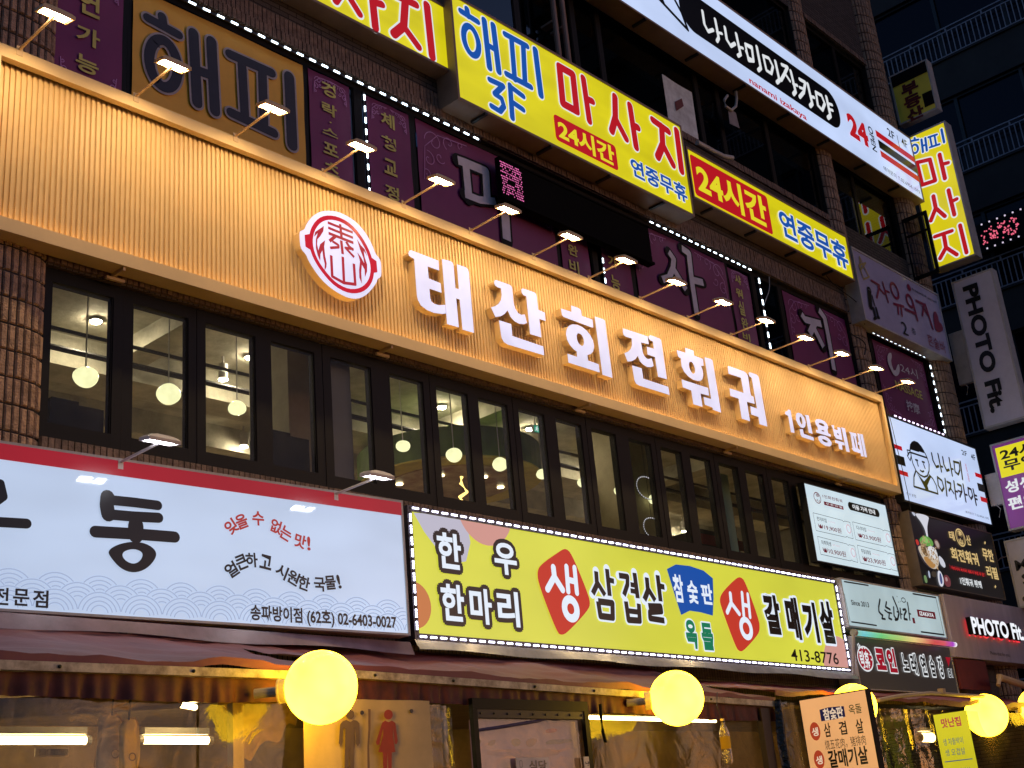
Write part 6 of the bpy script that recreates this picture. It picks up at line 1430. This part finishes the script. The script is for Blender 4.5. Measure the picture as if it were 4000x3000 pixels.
m = MB(); m.tx(DP, 's3', '식당', 890, 1045, 1120, 1175, n=.0095, off=.03); e0 = DP.p('s3', 775, 1050); m.stroke2(DP, rrect(e0[0], e0[0] + .028 + .0, e0[1] - .045, e0[1], .005), .003, .0095, closed=True); part('lettering', m, INK, pl_)
m = MB(); c_, d_ = DP.p('s3', 1545, 1002), DP.p('s3', 1640, 1300); m.box(DP, c_[0], d_[0], d_[1], c_[1], .021, .027); pl_ = part('plate', m, paint('white_plate_small', (222, 206, 200)), dg)
m = MB(); m.tx(DP, 's3', '냉', 1565, 1060, 1625, 1120, n=.0285, off=.03); part('lettering', m, INK, pl_)
# restroom banner
TP = Plane(y=-1.515); a_ = TP.p('s2', 878, 470); b_ = TP.p('s2', 1795, 440)
tb_ = thing('restroom_banner', 'hanging cream restroom banner with a grey man and a red woman pictogram', 'banner', TP.w(a_[0], 1.6))
zt_ = b_[1]
m = MB(); m.grid(lambda u, v: TP.w(a_[0] + (b_[0] - a_[0]) * u, 1.5 + (zt_ - 1.5) * v, .012 * math.sin(6 * u + 2 * v) + .006 * math.sin(15 * u - 5 * v)), 24, 14); part('sheet', m, paint('cream_banner_sheet', (206, 176, 126), rough=.6, dirt=.12), tb_, True)
def picto(parts, mat):
    m = MB(); e = 0
    for p_ in parts: m.poly(TP, pp(TP, 's2', p_), .022 + e); e += .0003
    part('pictogram', m, mat, tb_)
def disc(a, b, r): return [(a + r * math.cos(2 * math.pi * k / 18), b + r * 1.12 * math.sin(2 * math.pi * k / 18)) for k in range(18)]
picto([disc(1215, 540, 30), [(1165,585),(1190,578),(1215,595),(1240,578),(1265,585),(1282,605),(1285,745),(1270,768),(1255,750),(1255,640),(1245,640),(1242,1000),(1215,1000),(1208,770),(1200,1000),(1172,1000),(1180,640),(1165,640),(1160,740),(1148,765),(1133,745),(1143,610)]], paint('grey_print', (104, 84, 72), rough=.6))
picto([disc(1490, 540, 32), [(1445,600),(1465,583),(1490,595),(1515,583),(1540,600),(1558,730),(1550,752),(1535,750),(1525,640),(1522,690),(1540,808),(1515,812),(1512,1000),(1490,1000),(1485,812),(1478,1000),(1455,1000),(1450,812),(1418,808),(1452,690),(1452,640),(1425,755),(1408,760),(1400,740)]], paint('red_print', (170, 60, 26), rough=.6))
picto([[(1345,500),(1363,502),(1362,640),(1352,760),(1358,1000),(1340,1000),(1338,780),(1345,650)]], paint('brown_print', (120, 90, 66), rough=.6))
m = MB()
for a, b in ((1300, 527), (1656, 515)): p = TP.p('s2', a, b); m.tube([TP.w(p[0], p[1], .02), TP.w(p[0], p[1], .026)], .014, 12)
part('eyelet', m, DARKM, tb_)
# tarp, bags, tubes, plate, bottle
m = MB(); q0 = at_y('s2', 300, 415, -1.1); q1 = at_y('s2', 850, 430, -1.1)
m.grid(lambda u, v: Vector((q0[0] + (q1[0] - q0[0]) * u, -1.1 + .05 * math.sin(9 * u + 4 * v) + .03 * MN.noise(Vector((u * 7, v * 7, 1))), q0[2] + .02 - (.42 - .42 * abs(u - .32) * 1.0) * v + .03 * math.sin(u * 25) * v)), 30, 12)
single('tarp', m, paint('yellowed_tarp', (206, 170, 90), rough=.4, dirt=.2, bump=.5, bscale=12), 'crumpled yellowish tarp draped behind the cream post', 'tarp', None, True)
def bag(lab, w, a0, a1, bt, bb, y, mat, ph):
    p, q_ = at_y(w, a0, bt, y), at_y(w, a1, bt, y); z0_ = at_y(w, a0, bb, y)[2] - .35; o = thing('hanging_bag', lab, 'bag', (p[0], y, z0_), 'paper bags hanging in the stall')
    cx, hw, zt = (p[0] + q_[0]) / 2, (q_[0] - p[0]) / 2, p[2]
    def f(u, v):
        a = 2 * math.pi * u; tp = min(1, (1 - v) * 9 + .6); r = hw * (.9 + .1 * math.sin(3 * v + ph)) * tp
        return Vector((cx + r * math.copysign(abs(math.cos(a)) ** .6, math.cos(a)) + .015 * MN.noise(Vector((u * 9, v * 6, ph))), y + .4 * r * math.copysign(abs(math.sin(a)) ** .6, math.sin(a)) + .02 * MN.noise(Vector((u * 9, v * 6, ph + 5))), z0_ + (zt - z0_) * v + .02 * math.sin(4 * u + ph) * v))
    m = MB(); m.grid(f, 28, 18); part('paper', m, mat, o, True)
    m = MB(); m.tube([(cx, y, zt - .02), (cx + .01, y, zt + .12)], .006, 6); part('hook', m, DARKM, o)
    PL_ = Plane(y=y - .42 * hw); m = MB()
    for k in range(7): m.rect(PL_, cx - hw * .55, cx + hw * (.1 + .08 * (k % 3)), zt - .34 - .03 * k, zt - .33 - .03 * k, .012)
    m.stroke2(PL_, circ(cx, zt - .22, hw * .28, 16), .006, .012, closed=True); part('print', m, mt('bag_print', paint, (120, 70, 40), rough=.7), o)
bag('beige paper bag hanging behind the vinyl sheet', 's1', 1215, 1540, 735, 1400, -1.22, paint('kraft_paper', (236, 208, 166), rough=.75, dirt=.2, bump=.5, bscale=18), .5)
bag('yellow paper bag hanging in front of the beige bag', 's1', 1450, 1730, 770, 1400, -1.32, paint('yellow_paper', (250, 204, 96), rough=.7, dirt=.2, bump=.5, bscale=18), 2.5)
TUBE = lit('fluorescent_tube', (255, 226, 160), 24)
def tube_light(lab, w, a0, b0, a1, b1, y, r=.02, w2=None, y2=None, k=TUBE):
    p, q_ = at_y(w, a0, b0, y), at_y(w2 or w, a1, b1, y2 if y2 is not None else y)
    o = thing('tube_light', lab, 'tube light', p, 'tube lights inside the stalls'); m = MB(); m.tube([p, q_], r, 10); part('tube', m, k, o, True)
    d = (q_ - p).normalized() * .04; m = MB(); m.tube([p - d, p - d * .02], r * 1.2, 10); m.tube([q_ + d * .02, q_ + d], r * 1.2, 10); m.box3((min(p[0], q_[0]), min(p[1], q_[1]) - .03, max(p[2], q_[2]) + r * 1.4), (max(p[0], q_[0]), max(p[1], q_[1]) + .03, max(p[2], q_[2]) + r * 1.4 + .05)); part('fitting', m, CASEW, o)
tube_light('long lit tube light left of the hanging bags', 's1', -900, 1048, 1050, 1048, 1.0, .03)
tube_light('lit tube light right of the hanging bags', 's1', 1760, 1045, 2560, 1050, 1.0, .03)
tube_light('short slanting tube light high beside the cream post', 's1', 1960, 560, 2400, 640, .2, .022, None, .9)
tube_light('slanting tube light above the door panel', 's3', 200, 225, 380, 285, -.9, .02, None, -.5)
tube_light('long thin tube light behind the second globe lamp', 's4', -420, 560, 1090, 600, -.3, .014)
tube_light('tube light inside the stall right of the orange board', 's5', 1310, 620, 1410, 622, .4, .06)
pb_ = Plane(y=.6); a_, b_ = pb_.p('s1', 437, 1140), pb_.p('s1', 850, 1245); m = MB(); m.box(pb_, a_[0], b_[0], b_[1], a_[1], -.01, 0)
o = single('small_plate', m, paint('cream_plate', (210, 184, 140), dirt=.2), 'small cream name plate hanging below the long tube light', 'plate'); m = MB(); rr = random.Random(2)
for k in range(7):
    if k == 1: continue
    s = a_[0] + .03 + (b_[0] - a_[0] - .06) * k / 7; m.rect(pb_, s, s + .05, b_[1] + .05, a_[1] - .05, .002)
part('faded_print', m, mt('faded_print', paint, (150, 128, 92), dirt=.5, scale=30), o)
m = MB(); q = [at_y('s1', a, b, -.7) for a, b in ((-400, 690), (200, 650), (1000, 600), (2200, 540))]; m.tube(q, .06, 12); single('roof_pole', m, paint('greyish_pole', (150, 126, 96), dirt=.4, scale=9), 'thick pale pole under the stall roof behind the valance', 'pole', None, True)
m = MB(); q = [at_y('s3', a, b, -1.53) for a, b in ((1785, 350), (1795, 520), (1815, 680), (1850, 825))]; m.tube(q, .013, 8); single('black_strap', m, BLACK, 'short black strap dangling beside the door panel', 'strap')
def bottle():
    y = -1.78; p = at_y('s4', 1190, 760, y); top = at_y('s4', 1145, 590, y); bt = at_y('s4', 1225, 1000, y); cx, cz = p[0], 0
    o = thing('water_bottle', 'clear plastic bottle with an orange label hanging upright on a cord', 'bottle', (cx, y, bt[2] - .12)); H_ = top[2]; r = .043
    m = MB(); m.lathe((cx, y, 0), [(.014, H_ - .005), (.015, H_ - .03), (.02, H_ - .04), (r * .8, H_ - .075), (r, H_ - .11), (r, H_ - .17), (r * .93, H_ - .175), (r * .93, H_ - .24), (r, H_ - .27), (r, H_ - .34), (r * .7, H_ - .36)], 20); part('bottle_body', m, glass('bottle_plastic', tint=(.95, .9, .8, 1), fac=.16, rough=.03, milk=.12, milkcol=(.8, .6, .3, 1), bump=.5, bscale=30), o, True)
    m = MB(); m.lathe((cx, y, 0), [(.018, H_ - .006), (.018, H_ + .014)], 14); part('cap', m, paint('white_cap', (220, 190, 140)), o)
    m = MB(); K = 20; zt, zb_ = H_ - .135, H_ - .235
    m.lathe((cx, y, 0), [(r * 1.015, zb_), (r * 1.02, zt)], K); part('bottle_label', m, lit('orange_label', (226, 150, 20), .35, gloss=.5, sample=False), o)
    BPp = Plane(y=y - r * 1.04); m = MB(); m.text(BPp, 'A', (cx + .008, zb_ + .005), (cx + .03, zb_ + .005), (cx + .008, zb_ + .025), .0, .05); part('label_mark', m, INK, o)
    m = MB(); ct = at_y('s4', 1110, 290, -1.62); m.tube([(cx - .004, y, H_ + .01), (cx - .01, y + .03, H_ + .12), (ct[0], ct[1], ct[2])], .004, 6); m.tube([(cx - .02, y - .01, H_ - .012), (cx + .02, y - .01, H_ - .014)], .005, 6); part('cord', m, DARKM, o)
bottle()
# orange menu board and yellow menu sheet
OB = Plane(x=11.15); a_, b_, c_ = OB.p('s5', 275, 295), OB.p('s5', 838, 220), OB.p('s5', 360, 885)
om = thing('menu_board', 'orange lit menu board with black dish names and red round marks', 'sign', OB.w(a_[0], 1.3))
s0, s1, t1 = (a_[0] + c_[0]) / 2, b_[0], (a_[1] + b_[1]) / 2
m = MB(); m.box(OB, s0 - .012, s1 + .012, 1.3, t1 + .012, -.09, -.003); part('casing', m, BLACK, om)
m = MB(); m.rect(OB, s0, s1, 1.31, t1, .0); part('panel', m, lit('peach_lightbox', (236, 172, 112), .85, gloss=.25, vary=.08), om)
def ob(mb, s, a, b, c, d, off=.02):
    """lettering between a survey point at the left top and one at the right bottom of its ink"""
    p, q_ = OB.p('s5', a, b), OB.p('s5', c, d); mb.text(OB, s, (p[0], q_[1]), (q_[0], q_[1]), (p[0], p[1]), .003, off)
m = MB(); p0, p1 = OB.p('s5', 445, 382), OB.p('s5', 672, 450); m.poly(OB, [(p0[0], p0[1]), (p0[0] + .1, p0[1] + .01), (p1[0], p0[1] - .0), (p1[0], p1[1] + .01), (p0[0] + .15, p1[1]), (p0[0], p1[1] + .0)], .002); bl = part('blue_patch', m, mt('navy_print2', lit, (44, 40, 84), .5, sample=False), om)
m = MB(); ob(m, '참숯판', 470, 375, 658, 452, .03); part('lettering', m, mt('peach_letter', lit, (240, 210, 180), .85, sample=False), bl)
m = MB(); ob(m, '옥돌', 692, 342, 815, 408, .01); part('lettering', m, mt('olive_print', lit, (90, 84, 40), .5, sample=False), om)
m = MB(); ob(m, '삼', 475, 500, 553, 612, .02); ob(m, '겹', 605, 485, 690, 592, .02); ob(m, '살', 748, 465, 835, 580, .02); ob(m, '갈매기살', 510, 735, 878, 848, .03); ob(m, '烧五花肉，猪排肉', 487, 645, 852, 685, .0); part('lettering', m, INK, om)
m = MB()
for a, b in ((408, 568), (443, 812)): c_ = OB.p('s5', a, b); m.poly(OB, [(c_[0] + .055 * math.cos(k * .3142), c_[1] + .085 * math.sin(k * .3142)) for k in range(20)], .002)
rm = part('round_mark', m, mt('brick_print', lit, (186, 66, 38), .75, sample=False), om)
m = MB(); ob(m, '생', 375, 540, 442, 605, .03); ob(m, '생', 410, 785, 478, 850, .03); part('lettering', m, MT['peach_letter'], rm)
YS = Plane(x=13.6); a_, b_, c_ = YS.p('s5', 1432, 452), YS.p('s5', 1678, 440), YS.p('s5', 1515, 885)
ym = thing('menu_sheet', 'yellow menu sheet with rows of small letters behind the clear curtain', 'menu', YS.w(a_[0], 1.2))
s0, s1, t1 = (a_[0] + c_[0]) / 2, b_[0] + .05, a_[1] + .03
m = MB(); m.box(YS, s0, s1, 1.2, t1, -.02, 0); part('sheet', m, lit('yellow_sheet', (214, 206, 40), .8, vary=.1), ym)
m = MB(); w_ = s1 - s0
def ys(s, x0, x1, z, h, off=0): m.text(YS, s, (s0 + w_ * x0, t1 - z - h), (s0 + w_ * x1, t1 - z - h), (s0 + w_ * x0, t1 - z), .003, off)
ys('맛난집', .2, .8, .05, .1, .03); part('lettering', m, mt('red_menu_print', lit, (206, 70, 80), .7, sample=False), ym)
m = MB()
ys('생 차돌박이', .15, .75, .26, .07); ys('생 오겹살', .15, .75, .37, .07); ys('생 갈매기살', .15, .8, .57, .07); ys('생 목항정', .15, .8, .68, .07); ys('양념 껍데기', .15, .8, .79, .07)
m.rect(YS, s0 + .03, s1 - .03, t1 - .50, t1 - .49, .003); part('lettering', m, mt('blue_menu_print', lit, (70, 110, 140), .6, sample=False), ym)
# shop front seen at far right under the dark red awning
m = MB(); m.box3((17.6, -.33, 3.2), (18.6, -.3, 3.62)); single('red_panel', m, paint('dark_red_panel', (110, 40, 40)), 'dark red panel under the grey photo shop fascia', 'panel')
m = MB(); m.tube([at_y('s5', 2000, 100, -.6), at_y('s5', 2212, 170, -.6)], .05, 10); m.tube([at_y('s5', 1990, 170, -.6), at_y('s5', 2005, 95, -.6)], .03, 8); single('folded_awning', m, CREAM, 'folded cream awning frame below the photo shop fascia', 'folded awning')
m = MB(); m.tube([at_y('s5', 950, 300, -1.55), at_y('s5', 1150, 262, -1.55), at_y('s5', 1400, 240, -1.55), at_y('s5', 1870, 268, -1.55)], .022, 8); m.box3(tuple(at_y('s5', 1500, 245, -1.56) - Vector((.02, .03, 0))), tuple(at_y('s5', 1500, 200, -1.56) + Vector((.03, .03, 0)))); single('canopy_rod', m, CREAM, 'bent cream rod holding the clear curtain right of the orange menu board', 'rod')
# stall furniture in the dark behind the vinyl
for lab, x0, x1, z in (('dark counter at the back of the left stall', 1.5, 5.6, 1.15), ('dark counter at the back of the middle stall', 8.2, 10.9, 1.15), ('dark counter at the back of the right stall', 11.5, 16.5, 1.15)):
    o = thing('counter', lab, 'counter', ((x0 + x1) / 2, 1.4, .13)); m = MB(); m.box3((x0, 1.2, .13), (x1, 1.7, z)); part('base', m, paint('counter_base', (80, 60, 44)), o); m = MB(); m.box3((x0 - .05, 1.15, z + .0005), (x1 + .05, 1.75, z + .05)); part('top', m, CASEW, o)
